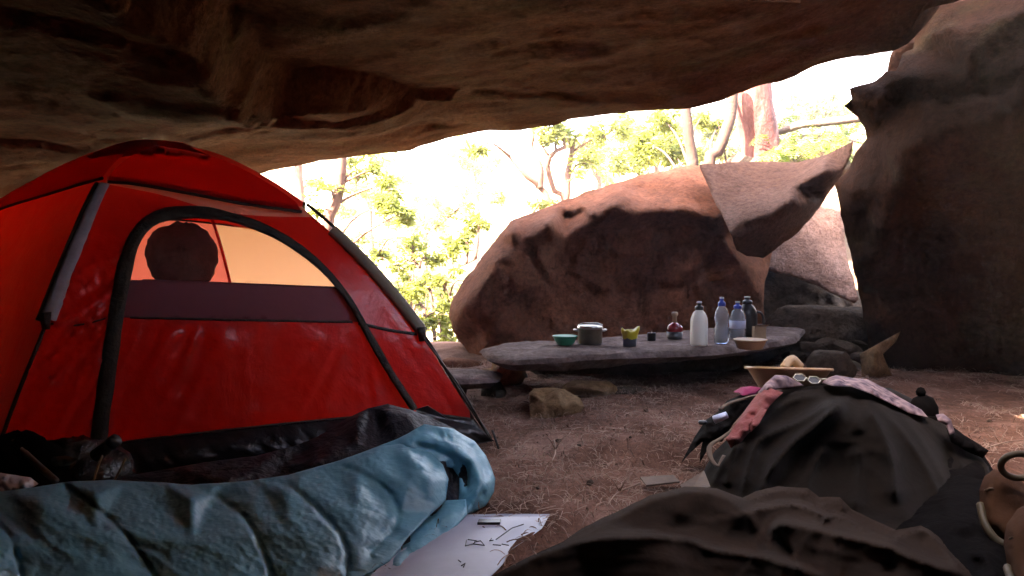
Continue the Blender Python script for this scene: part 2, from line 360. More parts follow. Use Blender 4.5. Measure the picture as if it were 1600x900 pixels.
for k, (off, up) in enumerate([(.10, .05), (.2, .16), (.24, .4), (.1, .8), (-.1, 1.5), (-.5, 2.5), (-1.0, 3.2), (-1.7, 3.8), (-2.4, 4.1)]):
    last = V[:, NTt-1]; V[:, NTt+k, :2] = last[:, :2]+On*off; V[:, NTt+k, 2] = last[:, 2]+up
q = V[:, NTt:].reshape(-1, 3); q += (.06*fbm(q*1.5, 4, 51)[:, None]*np.array([.5, 1, .6])); V[:, NTt:] = q.reshape(LN, 9, 3)
HOLE = (1.30, 2.55, 1.45, .72)                         # unseen opening cut into the roof so skylight brightens the foreground
Vf = V.reshape(-1, 3); hq = ((Vf[:, 0]-HOLE[0])/HOLE[2])**2+((Vf[:, 1]-HOLE[1])/HOLE[3])**2+.25*fbm(Vf*2, 3, 53) < 1
hq &= Vf[:, 2] < 3.2
tag(mk('cave_ceiling', Vf, [tuple(reversed(f)) for f in grid_faces(LN, NTt+9) if not all(hq[i] for i in f)], M['ceiling']), kind='structure')
ha = np.linspace(R(95), R(285), 60); hz_ = np.linspace(-.1, 1.9, 22); A, B_ = np.meshgrid(ha, hz_, indexing='ij')  # unseen curved wall added beside the opening to block direct sun
w3 = np.stack([HOLE[0]+np.cos(A)*(HOLE[2]+.12+.1*B_), HOLE[1]+np.sin(A)*(HOLE[3]+.12+.1*B_), 2.0+B_], -1).reshape(-1, 3); w3 += .12*fbm(w3*1.5, 4, 57)[:, None]*np.array([1, 1, .3])
tag(mk('sun_block_wall', w3, grid_faces(60, 22), M['ceiling']), kind='structure')

# ------------------------------------------------------------------ boulders: front relief, rounded back, broken surface
def rock(name, outline, ctrl, thick, mat, label, step=9, amp=.05, sc=1.6, smooth=2, edge_w=90, jit=2.0, cat='boulder', group=None, ridge=.4, ow=None, name_parent=None, disp=None, oname=None, facet=0, fall=25, deep=1.0, dfun=None, base=None, lines=()):
    o = densify(outline, step)
    nz = fbm(np.c_[o[:, :2]*.05, 0*o[:, 0]+len(outline)], 3, 3); c = o[:, :2].mean(0); dr = o[:, :2]-c; dr /= np.linalg.norm(dr, axis=1)[:, None]
    o[:, :2] += dr*nz[:, None]*jit*1.6
    vv, ff = fill2d(o[:, :2], step=step, lines=lines)
    D = plin(np.vstack([o, np.array(ctrl)]) if len(ctrl) else o, vv)
    if base is not None: D = tps(np.vstack([o[::3], np.array(ctrl)]), base)(vv)
    de = dpoly(o[:, :2], vv); bd = de < .5
    if dfun is not None: D = D+dfun(vv)*np.clip(de/5+.25, 0, 1)
    nb = [set() for _ in vv]
    for t in ff.tolist():
        for i in range(3): nb[t[i]].update((t[i-1], t[(i+1) % 3]))
    nbl = [np.array(list(s)) for s in nb]
    for _ in range(smooth):
        D2 = D.copy()
        for i in np.where(~bd)[0]: D2[i] = .5*D[i]+.5*D[nbl[i]].mean()
        D = D2
    if deep != 1.0:
        Dm = D.copy()
        for _ in range(40):
            D2 = Dm.copy()
            for i in np.where(~bd)[0]: D2[i] = Dm[nbl[i]].mean()
            Dm = D2
        D = Dm+(D-Dm)*(1+(deep-1)*np.clip(de/20, 0, 1))
    F = PV(vv[:, 0], vv[:, 1], D); w = np.clip(de/fall, 0, 1)
    nzz = amp*((1-ridge)*fbm(F*sc, 5, 61)+ridge*fbm(F*sc*.8+5, 4, 63, ridged=True))+amp*.35*fbm(F*sc*5, 4, 65)
    if facet:
        fq = np.random.default_rng(len(outline)); fc_ = F[fq.integers(0, len(F), facet)]; fa = fq.normal(size=facet)*.008; ft = fq.normal(size=(facet, 3))*.06
        Fw = F+.12*fbm(F*2.5, 3, 47)[:, None]; ci = np.array([np.argmin(((fc_-q)**2).sum(1)) for q in Fw]); nzz = nzz+fa[ci]+(ft[ci]*(Fw-fc_[ci])).sum(1)
    if disp is not None: nzz = nzz*0+disp(vv, F)/1.6
    F = PV(vv[:, 0], vv[:, 1], D-w*nzz*1.6)
    n = len(vv); ib = np.where(~bd)[0]; mp = np.arange(n); mp[ib] = n+np.arange(len(ib))
    t = np.clip(de[ib]/edge_w, 0, 1); Bk = PV(vv[ib, 0], vv[ib, 1], D[ib]+.02+thick*np.sqrt(1-(1-t)**2)+.15*thick*fbm(F[ib]*1.1, 3, 71)*t)
    allv = np.vstack([F, Bk]); faces = ff.tolist()+[list(mp[q])[::-1] for q in ff]
    faces = [q for q in faces if len(set(q)) == 3]
    seen = set(); fs = []
    for q in faces:
        k = tuple(sorted(q))
        if k in seen: continue
        seen.add(k); fs.append(q)
    ob = mk(name, allv, fs, mat, name_parent, org=None if name_parent is not None else F.mean(0)*[1, 1, 0])
    return tag(ob, label, cat, group) if name_parent is None else ob

rock('boulder', [(700, 498, 7.0), (704, 474, 7.1), (722, 440, 7.2), (740, 418, 7.3), (762, 390, 7.3), (785, 360, 7.35), (798, 346, 7.4), (850, 326, 7.6), (900, 306, 7.7), (960, 286, 7.8), (1010, 271, 7.9), (1060, 262, 7.9), (1100, 258, 7.9), (1150, 262, 8.0), (1200, 300, 7.8), (1210, 380, 7.4), (1195, 440, 7.0), (1192, 540, 6.9), (1190, 618, 6.8), (1000, 615, 6.7), (800, 610, 6.6), (748, 590, 6.75), (735, 556, 6.9), (716, 532, 7.0)],
     [(716, 490, 6.66), (745, 460, 6.55), (776, 415, 6.55), (803, 368, 6.6), (860, 350, 6.7), (935, 343, 6.62), (966, 325, 6.55), (972, 296, 7.2), (984, 318, 6.95), (1000, 333, 6.8), (1060, 328, 6.75), (1135, 345, 6.7),
      (812, 385, 6.85), (880, 375, 6.95), (940, 362, 7.0), (1000, 352, 7.05), (1060, 350, 7.05), (1130, 368, 6.95), (860, 460, 6.8), (820, 440, 6.65), (900, 420, 7.0), (770, 510, 6.6), (930, 480, 6.95), (985, 450, 7.05), (1010, 500, 6.8), (1090, 440, 6.75), (1165, 430, 6.6), (900, 560, 6.5), (1100, 570, 6.5)],
     1.6, M['boulder_pink'], 'large rounded brown boulder behind the stone table', amp=.05, ridge=.45, step=7, facet=34, sc=2.2)
rock('boulder', [(1092, 257, 7.1), (1150, 253, 7.3), (1200, 252, 7.35), (1245, 254, 7.3), (1290, 242, 6.9), (1334, 220, 6.5), (1331, 242, 6.5), (1314, 276, 6.6), (1300, 296, 6.7), (1272, 335, 6.7), (1240, 370, 6.65), (1192, 404, 6.6), (1165, 402, 6.5), (1150, 392, 6.3), (1141, 367, 6.05), (1128, 338, 6.4), (1110, 300, 6.8)],
     [(1200, 337, 6.1), (1240, 312, 6.18), (1290, 268, 6.3), (1147, 352, 6.16), (1200, 318, 6.4), (1240, 292, 6.5), (1285, 256, 6.55), (1230, 280, 6.85), (1160, 300, 6.75), (1205, 350, 6.2), (1250, 322, 6.3), (1300, 275, 6.42)],
     .5, M['pale_rock'], 'pale pointed rock slab tilted against the big boulder', step=6, amp=.015, smooth=1, edge_w=60, sc=3)
rock('boulder', [(1170, 395, 7.6), (1240, 330, 7.7), (1300, 270, 7.9), (1316, 340, 7.7), (1326, 410, 7.5), (1342, 468, 7.2), (1334, 474, 7.2), (1300, 458, 7.25), (1262, 440, 7.3), (1225, 428, 7.4), (1180, 418, 7.5)],
     [(1260, 380, 7.5), (1300, 420, 7.35)], .5, M['pale_face'], 'light sandstone face in the gap beneath the tilted slab', step=7, amp=.02, edge_w=50, sc=3)
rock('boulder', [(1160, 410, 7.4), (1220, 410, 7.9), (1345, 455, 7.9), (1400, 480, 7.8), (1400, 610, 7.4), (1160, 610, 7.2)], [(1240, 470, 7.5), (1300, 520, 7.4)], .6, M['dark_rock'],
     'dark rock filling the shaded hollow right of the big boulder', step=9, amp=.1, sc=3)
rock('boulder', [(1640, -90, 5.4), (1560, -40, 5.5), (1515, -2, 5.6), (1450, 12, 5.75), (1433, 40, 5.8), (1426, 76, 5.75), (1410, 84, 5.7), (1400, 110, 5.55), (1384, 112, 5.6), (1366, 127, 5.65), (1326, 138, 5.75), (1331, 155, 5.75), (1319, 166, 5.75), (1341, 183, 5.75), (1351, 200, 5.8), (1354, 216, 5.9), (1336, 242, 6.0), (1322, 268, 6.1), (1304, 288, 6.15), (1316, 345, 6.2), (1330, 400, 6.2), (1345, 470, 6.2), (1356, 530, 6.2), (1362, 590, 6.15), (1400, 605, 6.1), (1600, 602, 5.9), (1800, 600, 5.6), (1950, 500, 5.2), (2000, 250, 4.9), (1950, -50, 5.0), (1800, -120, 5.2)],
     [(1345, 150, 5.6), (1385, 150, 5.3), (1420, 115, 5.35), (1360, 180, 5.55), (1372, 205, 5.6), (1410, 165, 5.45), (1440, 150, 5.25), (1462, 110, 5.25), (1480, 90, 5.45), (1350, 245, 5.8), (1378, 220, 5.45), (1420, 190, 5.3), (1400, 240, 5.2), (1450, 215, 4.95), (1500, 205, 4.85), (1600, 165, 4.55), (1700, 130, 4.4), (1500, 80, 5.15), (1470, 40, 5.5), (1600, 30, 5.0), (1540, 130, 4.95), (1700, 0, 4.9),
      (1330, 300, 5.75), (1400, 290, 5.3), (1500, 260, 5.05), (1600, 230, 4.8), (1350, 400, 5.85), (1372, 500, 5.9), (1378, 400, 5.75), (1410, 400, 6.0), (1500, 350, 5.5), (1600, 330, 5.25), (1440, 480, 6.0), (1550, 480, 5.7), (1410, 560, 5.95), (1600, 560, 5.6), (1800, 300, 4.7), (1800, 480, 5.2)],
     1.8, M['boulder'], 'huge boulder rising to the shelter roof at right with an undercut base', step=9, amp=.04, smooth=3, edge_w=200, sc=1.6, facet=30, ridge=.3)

# unseen wall added on the right to keep side light out
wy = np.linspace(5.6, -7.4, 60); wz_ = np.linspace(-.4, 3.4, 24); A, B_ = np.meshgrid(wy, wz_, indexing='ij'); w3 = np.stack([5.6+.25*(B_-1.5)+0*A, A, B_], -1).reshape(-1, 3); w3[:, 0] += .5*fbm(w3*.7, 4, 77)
tag(mk('light_block_wall', w3, grid_faces(60, 24), M['boulder']), kind='structure')

wx = np.linspace(-6.5, 6.5, 70); wz_ = np.linspace(-.4, 3.2, 30); A, B_ = np.meshgrid(wx, wz_, indexing='ij'); w3 = np.stack([A, -3.4-.12*(B_-1)+0*A, B_], -1).reshape(-1, 3); w3[:, 1] += .5*fbm(w3*.7, 4, 79)  # unseen rear wall added to stop light coming in from behind
tag(mk('light_block_wall', w3, grid_faces(70, 30), M['boulder']), kind='structure')

rock('boulder', [(1380, 140, 6.6), (1390, 90, 6.5), (1405, 60, 6.45), (1428, 20, 6.4), (1450, -20, 6.4), (1540, -60, 6.4), (1580, 0, 6.3), (1520, 90, 6.3), (1440, 150, 6.5)], [(1420, 70, 6.4), (1470, 30, 6.2), (1500, 5, 6.15)], .5, M['pale_rock'], 'pale rock wedged high between the roof and the huge boulder', step=6, amp=.02, smooth=1, edge_w=40, sc=3)

if True:
    m, n, l, b, o = NT('haze'); n.remove(b); pv = n.new('ShaderNodeVolumePrincipled'); pv.inputs['Color'].default_value = (.93, .95, .92, 1); pv.inputs['Density'].default_value = HAZE; pv.inputs['Anisotropy'].default_value = .2
    l.new(pv.outputs[0], o.inputs['Volume']); x0, x1, y0, y1, z0_, z1_ = -120, 120, -12, 190, -14, 40
    V8 = [(x, y, z) for z in (z0_, z1_) for x, y in ((x0, y0), (x1, y0), (x1, y1), (x0, y1))]
    tag(mk('haze', V8, [(0, 3, 2, 1), (4, 5, 6, 7), (0, 1, 5, 4), (1, 2, 6, 5), (2, 3, 7, 6), (3, 0, 4, 7)], m, smooth=False), 'pale haze in the bright air beyond the shelter', 'haze', kind='stuff')

# ------------------------------------------------------------------ tent
M['red'] = fabric('red_nylon', (.50, .012, .012), (.40, .008, .010), trans=.52, rough=.33, spec=1.0, wr=.35, wscale=4.5, tcol=(1.0, .075, .045), wdist=.05)
M['red_dark'] = fabric('red_fly_nylon', (.40, .010, .012), (.33, .008, .010), trans=.6, rough=.42, spec=.4, wr=.3, wscale=2.5, tcol=(.8, .03, .02))
M['peach'] = fabric('cream_nylon', (.72, .42, .24), (.68, .37, .2), trans=.85, rough=.5, wr=.15, tcol=(1.0, .50, .27))
M['mesh_band'] = fabric('plum_mesh', (.20, .105, .135), (.17, .09, .115), trans=.3, rough=.7, spec=.2, wr=.1, tcol=(.34, .13, .15))
M['net'] = netting('window_netting', (.42, .22, .17), .74)
M['vent_glow'] = fabric('vent_glow_fabric', (.80, .42, .30), (.7, .35, .25), trans=.5, rough=.7, wr=.1, tcol=(1.0, .55, .4))  # backlit glow of the vent put into the fabric colour
M['black_web'] = simple('black_webbing', (.050, .042, .028), (.010, .009, .008), .6, scale=22, bmp=.8, bscale=45, bdist=.012)
M['sleeve'] = simple('grey_pole_sleeve', (.46, .46, .50), (.34, .34, .37), .5, scale=14, bmp=.3)
M['sleeve_tan'] = simple('tan_pole_sleeve', (.34, .28, .20), (.24, .19, .13), .55, scale=14, bmp=.3)
M['tub'] = fabric('black_coated_floor', (.022, .022, .025), (.012, .012, .014), trans=0, rough=.30, spec=.5, wr=.5, wscale=6, wdist=.05)

tent = empty('tent', (-1.6, 4.0, 0), 'red dome tent with an arched door and a see-through window', 'tent')
FRp = resample([(-.11, 3.70, .0), P(742, 655, 3.70), P(700, 590, 3.69), P(655, 520, 3.68), P(600, 450, 3.69), P(540, 386, 3.72), P(470, 324, 3.78), P(400, 278, 3.88), P(330, 246, 3.98), P(245, 229, 4.1)], 61)
FLp = resample([(-1.96, 2.95, -.01), P(-8, 715, 2.97), P(28, 615, 3.02), P(75, 500, 3.1), P(118, 390, 3.32), P(165, 286, 3.64), P(205, 245, 3.9), P(245, 229, 4.1)], 61)
BLp = resample([(-3.35, 4.5, 0), P(-95, 440, 4.55), P(-20, 335, 4.5), P(60, 284, 4.4), P(130, 251, 4.3), P(190, 234, 4.2), P(245, 229, 4.1)], 61)
BRp = resample([(-.95, 5.3, 0), (-1.05, 5.15, .55), (-1.25, 4.9, .95), (-1.5, 4.65, 1.22), P(300, 236, 4.3), P(245, 229, 4.1)], 61)
def patch(A, B, sag=.03, ext=0.0, nu=40):
    u = np.linspace(-ext, 1+ext, nu); V = A[None]*(1-u)[:, None, None]+B[None]*u[:, None, None]
    n = np.cross(B[30]-A[30], A[45]-A[15]); n /= np.linalg.norm(n)
    w = (4*u*(1-u))[:, None]*np.sin(np.linspace(0, math.pi, 61))[None]
    return V+n*(sag*w)[..., None], n
front, nF = patch(FLp, FRp, .02, .08)
if nF[1] > 0: nF = -nF
bvF = BVHTree.FromPolygons([tuple(p) for p in front.reshape(-1, 3)], grid_faces(40, 61))
fc = []
def dF(p, off=0.0):                                  # pixel -> depth on the tent's front face
    out = np.zeros(len(p))
    for i, q in enumerate(p):
        d = P(q[0], q[1], 1.0)-EYE; d /= np.linalg.norm(d)
        h = bvF.ray_cast(Vector(EYE), Vector(d))
        if h[0] is None:
            h2 = bvF.find_nearest(Vector(P(q[0], q[1], 3.4))); out[i] = h2[0].y
        else: out[i] = h[0].y
    return out
def wrinkle(p3, px, kind):
    w = np.zeros(len(px))
    if kind == 'wall':
        # creases fan from the door's left leg towards the left foot
        m_ = sstep(235, 150, px[:, 0])*sstep(330, 470, px[:, 1])
        ang = np.arctan2(px[:, 1]-330, px[:, 0]-330); rr = np.hypot(px[:, 0]-330, px[:, 1]-330)
        w += m_*(.045*fbm(np.c_[ang*26, rr*.004, 0*rr], 3, 81, ridged=True)+.016*fbm(np.c_[ang*60, rr*.006, 0*rr], 2, 82))
        m2 = sstep(560, 640, px[:, 0])
        w += m2*.006*fbm(np.c_[(px[:, 0]-px[:, 1]*.75)*.09, px[:, 1]*.004, 0*rr], 3, 83)
        w += .005*fbm(p3*5, 3, 84)
    else:
        x0 = 200+(px[:, 1]-500)*0
        lf = sstep(430, 260, px[:, 0])
        sl = px[:, 0]+(px[:, 1]-500)*np.interp(px[:, 0], [200, 330, 420], [.55, .25, -.15])
        w += sstep(498, 530, px[:, 1])*(lf*.028*fbm(np.c_[sl*.04, px[:, 1]*.004, 0*sl], 3, 85, ridged=True)+(.5+.5*lf)*.026*fbm(np.c_[px[:, 0]*.012, px[:, 1]*.018, 0*sl], 4, 86))
        # soft folds fanning down the right half
        a2 = np.arctan2(px[:, 1]-480, px[:, 0]-560); w += sstep(420, 500, px[:, 0])*sstep(500, 560, px[:, 1])*.012*fbm(np.c_[a2*9, 0*sl, 0*sl], 3, 87, ridged=True)
    return w
def panel(name, outer, holes, step, mat, off=0.0, wk=None, parent=None, edge_keep=True):
    vv, ff = fill2d(outer, holes, step); D = dF(vv)
    p3 = PV(vv[:, 0], vv[:, 1], D)
    w = wrinkle(p3, vv, wk) if wk else 0
    if wk:
        de = dpoly(np.asarray(outer), vv)
        for h in holes: de = np.minimum(de, dpoly(np.asarray(h), vv))
        w = w*np.clip(de/22, 0, 1)
    p3 = PV(vv[:, 0], vv[:, 1], D-off-w); return mk(name, p3, ff.tolist(), mat, parent or tent)
def sp(pts, n): return resample(np.array(pts, float), n)
FRx = px_of(FRp); FLx = px_of(FLp)
iL = int(np.argmin(np.abs(FLx[:, 1]-289))); iR = int(np.argmin(np.abs(FRx[:, 1]-336)))
botfront = sp([(-2, 724), (50, 728), (110, 716), (180, 694), (320, 676), (470, 660), (600, 648), (650, 645), (735, 655)], 40)
i0 = int(np.argmin(np.hypot(*(FLx-botfront[0]).T))); j0 = int(np.argmin(np.hypot(*(FRx-botfront[-1]).T)))
topw = sp([FLx[iL], (250, 304), (330, 327), (400, 337), FRx[iR]], 24)
arch = sp([(160, 692), (166, 640), (178, 560), (190, 480), (204, 410), (222, 366), (250, 342), (290, 334), (340, 336), (400, 352), (455, 380), (505, 420), (545, 468), (580, 530), (612, 585), (648, 640)], 60)
archc = np.vstack([arch, sp([(648, 640), (600, 650), (470, 664), (320, 680), (200, 692), (160, 692)], 20)[1:-1]])
wall_out = np.vstack([FLx[i0:iL], topw, FRx[iR:j0:-1] if iR > j0 else FRx[iR:j0], botfront[::-1]])
k = [0]
for i in range(1, len(wall_out)):
    if np.hypot(*(wall_out[i]-wall_out[k[-1]])) > 3: k.append(i)
wall_out = wall_out[k]
panel('front_wall', wall_out, [archc], 7, M['red'], 0, 'wall')
fl = empty('door', (-1.2, 3.4, .1)); fl.parent = tent; fl.location = (.4, -.6, .1); WL[fl] = np.array([-1.2, 3.4, .1])
def xarch(y, side):
    a = arch[:30] if side == 0 else arch[30:]; return float(np.interp(y, np.sort(a[:, 1]), a[np.argsort(a[:, 1]), 0]))
yb0, yb1 = [437, 449], [496, 503]
def band_y(x, pr): return np.interp(x, [200, 560], pr)
def cut(y0, y1):
    pts = [q for q in arch if True]; out = []
    return [q for q in arch if (y0 is None or q[1] > band_y(q[0], y0)) and (y1 is None or q[1] < band_y(q[0], y1))]
up = [q for q in arch if q[1] < band_y(q[0], yb0)-2]
win = np.array(up+[(xarch(448, 1)-1, band_y(525, yb0)), (xarch(438, 0)+1, band_y(200, yb0))])
panel('window', win, [], 12, M['net'], 0, None, fl)
Lb = [q for q in arch[:30] if band_y(q[0], yb0) < q[1] < band_y(q[0], yb1)]; Rb = [q for q in arch[30:] if band_y(q[0], yb0) < q[1] < band_y(q[0], yb1)]
bandp = np.array([(xarch(496, 0), 496)]+Lb[0:]+[(xarch(438, 0), band_y(200, yb0)), (xarch(448, 1), band_y(525, yb0))]+Rb+[(xarch(503, 1), 503)])
panel('mesh_band', bandp, [], 9, M['mesh_band'], 0, None, fl)
lo = np.vstack([[(xarch(496, 0), 496), (xarch(503, 1), 503)], [q for q in arch[30:] if q[1] > 506], archc[60:], [q for q in arch[:30] if q[1] > 500]])
panel('door_flap', lo, [], 7, M['red'], .002, 'door', fl)
def ribbon(name, path, wid, mat, parent, off=.008, thick=.006, wob=0.0, surf=dF):
    """a flat strip of webbing that lies on the tent's front face along a line"""
    q = np.asarray(path, float); t = np.gradient(q, axis=0); t /= np.linalg.norm(t, axis=1)[:, None]; nn = np.stack([-t[:, 1], t[:, 0]], -1)
    wid = np.broadcast_to(np.asarray(wid, float), (len(q),)); rows = []
    for s, o_ in [(-.5, -.004), (-.45, off), (-.15, off+thick*.7), (.15, off+thick), (.45, off), (.5, -.004)]:
        e = q+nn*(wid*s)[:, None]; D = surf(e); rows.append(PV(e[:, 0], e[:, 1], D-o_-(wob*fbm(np.c_[q*.06, s*3+0*q[:, 0]], 3, 91) if o_ > 0 else 0)))
    V = np.stack(rows, 1).reshape(-1, 3); return mk(name, V, grid_faces(len(q), 6), mat, parent)
wz = np.interp(np.arange(60), [0, 8, 18, 25, 32, 45, 59], [34, 34, 30, 26, 18, 13, 15])
wz = wz*.82
ribbon('zipper_flap', np.vstack([arch+np.array([[-6, -4]])*np.interp(np.arange(60), [0, 20, 35], [1, 1, 0])[:, None]]), wz*(1+.18*fbm(np.c_[np.arange(60)*.35, np.zeros(60), np.zeros(60)], 3, 92)), M['black_web'], fl, .026, .004, .014)
ribbon('seam', sp([(203, 496), (380, 500), (551, 503)], 40), 4, M['black_web'], fl, .004, .003)
ribbon('seam', sp([(222, 437), (380, 443), (526, 449)], 40), 2.2, M['mesh_band'], fl, .003, .002)
ribbon('seam', sp([(70, 505), (120, 508), (172, 496)], 24), 3.2, M['black_web'], tent, .004, .003)
ribbon('seam', sp([(560, 505), (610, 516), (652, 522)], 24), 5, M['black_web'], tent, .004, .003)
ribbon('hem', botfront, 5, M['black_web'], tent, .006, .005)
# netting vent between front wall and fly; peach colour stands in for backlight
fly_edge = sp([(168, 284), (215, 288), (300, 303), (385, 319), (472, 331)], 30)
vent = np.vstack([fly_edge+[0, -8], topw[::-1]]); panel('vent', vent, [], 8, M['vent_glow'], 0)
# side and back walls
def wallmesh(name, A, B, mat, v0, v1, sag, off=0.0, nu=36, wr=.012, ss=84):
    V, n = patch(A, B, sag, 0, nu); V = V[:, v0:v1+1]; c = np.array([-1.6, 4.0, .5])
    if (V.mean((0, 1))-c)@n < 0: n = -n
    q = V.reshape(-1, 3); q = q+n*(off+wr*fbm(q*4, 3, ss))[:, None]; return mk(name, q, grid_faces(V.shape[0], V.shape[1]), mat, tent)
wallmesh('side_wall', FLp, BLp, M['red'], 5, 60, .02)
wallmesh('side_wall', FRp, BRp, M['red'], 5, 60, .02)
M['pink_panel'] = fabric('pink_nylon', (.6, .12, .09), (.55, .10, .08), trans=.8, rough=.5, wr=.15, tcol=(.95, .20, .14))
def bsplit(V): return int(np.argmin(np.abs(px_of(V[:, 25])[:, 0]-346)))
Vb, nb_ = patch(BRp, BLp, .03, 0, 60); ks = bsplit(Vb)
for nm, a_, b_, c_, d_, mt in (('back_panel', 0, ks, 5, 31, M['peach']), ('back_panel', ks, 59, 5, 31, M['pink_panel']), ('back_wall_top', 0, 59, 31, 60, M['pink_panel'])):
    q = Vb[a_:b_+1, c_:d_+1]; mk(nm, q.reshape(-1, 3)-nb_*np.sign(nb_[1])*0, grid_faces(q.shape[0], q.shape[1]), mt, tent)
v, f = tube(Vb[ks, 5:60], .010, 6); mk('back_seam', v, f, M['red_dark'], tent)
# fly over the top
iF = int(np.argmin(np.hypot(*(FLx-[166, 285]).T))); iG = int(np.argmin(np.hypot(*(FRx-[471, 331]).T)))
bc = np.array([-1.6, 4.0, .4])
def outw(p, o): d = p-bc; return p+d/np.linalg.norm(d, axis=-1, keepdims=True)*o
vv, ff = fill2d(np.vstack([fly_edge, FRx[iG+1:60:2]+np.array([1, -2.0]), [px_of(FRp[60])+[0, -2]], FLx[60-2:iF:-3]+np.array([-1, -1.0])]), [], 9)
D = dF(vv); p3 = PV(vv[:, 0], vv[:, 1], D-.02-.006*fbm(vv[:, [0, 1, 0]]*.02, 3, 95)); mk('fly', p3, ff.tolist(), M['red_dark'], tent)
ribbon('fly_hem', fly_edge, 5, M['black_web'], tent, .026, .004)
Bi = int(np.argmin(np.hypot(*(px_of(BLp)-[-30, 345]).T)))
for (A, B, a, b_, nm) in ((FLp, BLp, iF, Bi, 'fly_side'), (FRp, BRp, iG, 26, 'fly_side'), (BRp, BLp, 30, Bi, 'fly_back')):
    V = np.zeros((30, 24, 3))
    for i, u_ in enumerate(np.linspace(0, 1, 30)):
        s_ = a+(b_-a)*u_-5*math.sin(math.pi*u_)*-.4; ks = np.linspace(s_, 60, 24)
        pa = np.stack([np.interp(ks, np.arange(61), A[:, q]) for q in range(3)], -1); pb = np.stack([np.interp(ks, np.arange(61), B[:, q]) for q in range(3)], -1)
        V[i] = pa*(1-u_)+pb*u_
    V = outw(V, .028); q = V.reshape(-1, 3)
    mk(nm, q, grid_faces(30, 24), M['red_dark'], tent)
    e = tube(V[:, 0], .007, 6); mk('fly_hem', e[0], e[1], M['black_web'], tent)
# poles with their sleeves
def pole(name, path, rad, mat): v, f = tube(path, rad, 10); return mk(name, v, f, mat, tent)
i75 = int(np.argmin(np.abs(FLx[:, 1]-500))); i655 = int(np.argmin(np.abs(FRx[:, 1]-520))); i540 = int(np.argmin(np.abs(FRx[:, 1]-386)))
tw = lambda p, o: p+np.array([0, -1, .2])*o
def flatsleeve(name, path, wd, mat, toward=np.array([.25, -1, .15])):
    T, N, B = frames(path); out = toward/np.linalg.norm(toward); rows = []
    for s, o_ in [(-1, -.004), (-.9, .016), (-.3, .022), (.3, .022), (.9, .016), (1, -.004)]:
        side = np.cross(T, out); side /= np.linalg.norm(side, axis=1)[:, None]; rows.append(path+side*(wd*s)[:, None]+out*o_)
    V = np.stack(rows, 1); return mk(name, V.reshape(-1, 3), grid_faces(len(path), 6), mat, tent)
seg = FLp[i75:iF+1]; flatsleeve('pole_sleeve', resample(seg, 40), np.interp(np.arange(40), [0, 39], [.030, .022]), M['sleeve'])
v, f = tube(resample(FLp[i75:iF+1], 30)+np.array([-.032, -.012, .0]), .009, 8); mk('sleeve_edge', v, f, M['black_web'], tent)
seg = FRp[i655:i540+4]; flatsleeve('pole_sleeve', resample(seg+np.array([.01, 0, .01]), 40), np.full(40, .028), M['sleeve_tan'], np.array([-.1, -1, .3]))
v, f = tube(resample(FRp[i655:iG+1], 40)+np.array([.028, .01, .014]), .008, 8); mk('sleeve_edge', v, f, M['black_web'], tent)
pole('pole', FLp[:i75+1], .0075, M['black_web']); pole('pole', FRp[:i655+1]+np.array([.012, 0, .004]), .0075, M['black_web'])
pole('pole', BLp, .008, M['black_web']); pole('pole', BRp, .008, M['black_web'])
for q in (FLp[i75]+np.array([0, -.02, 0]), FRp[i655]+np.array([.01, -.015, 0])):
    v, f = tube(np.array([q+np.array([0, 0, .03]), q+np.array([.004, 0, -.035])]), [.022, .014], 10); mk('sleeve_clip', v, f, M['black_web'], tent)
v, f = tube(resample([P(655, 519, 3.66), P(690, 566, 3.64), P(722, 610, 3.63), P(768, 690, 3.62)], 16), .004, 6); mk('guy_line', v, f, M['black_web'], tent)
# black bathtub floor showing below the red wall
rim = np.array([FLp[5]*.999, FLp[0]]); n_ = 120
tb0 = PV(*np.array([(-2+ (735+2)*t, 0) for t in np.linspace(0, 1, n_)]).T, 1.0)
bp = sp(botfront, n_); top_ = PV(bp[:, 0], bp[:, 1], dF(bp)); g0 = FLp[0]; g1 = FRp[0]
rows = []
for k_, t in enumerate(np.linspace(0, 1, 9)):
    u_ = np.linspace(0, 1, n_)[:, None]; gl = g0*(1-u_)+g1*u_+np.array([.03, -.05, 0.005]); q = top_*(1-t)+gl*t
    q[:, 1] -= (.03*math.sin(math.pi*t)*(1+.8*fbm(np.c_[u_[:, 0]*38, t+0*u_[:, 0], 0*u_[:, 0]], 3, 97, ridged=True)))+.012*fbm(np.c_[u_[:, 0]*70, 3*t+0*u_[:, 0], 0*u_[:, 0]], 3, 98)
    rows.append(q)
V = np.stack(rows, 1); mk('floor_tub', V.reshape(-1, 3), grid_faces(n_, 9), M['tub'], tent)
u_ = np.linspace(0, 1, 40)[:, None]
for A, B in ((FRp, BRp), (BRp, BLp), (BLp, FLp)):
    V = np.stack([A[k]*(1-u_)+B[k]*u_ for k in range(0, 7)], 1); mk('floor_tub', V.reshape(-1, 3), grid_faces(40, 7), M['tub'], tent)
V = np.array([FLp[0], FRp[0], BRp[0], BLp[0]])+np.array([0, 0, .012]); mk('floor', V, [(0, 1, 2, 3)], M['tub'], tent)
# the black corner where the right pole foot is pegged, with a pale edge of coated fabric
fo = np.array([P(648, 640, 3.60), P(668, 634, 3.61), P(700, 655, 3.63), P(738, 658, 3.66), P(766, 690, 3.66), P(735, 696, 3.6), P(690, 676, 3.56)])
fo2 = fo+np.array([0, .05, 0]); mk('corner_flap', np.vstack([fo, fo2]), [(6, 5, 4, 3, 2, 1, 0), (7, 8, 9, 10, 11, 12, 13)]+[(i, (i+1) % 7, 7+(i+1) % 7, 7+i) for i in range(7)], M['tub'], tent, smooth=False)
v, f = tube(np.array([(-.09, 3.66, .05), (-.06, 3.60, -.02)]), .006, 6); mk('peg', v, f, M['black_web'], tent)

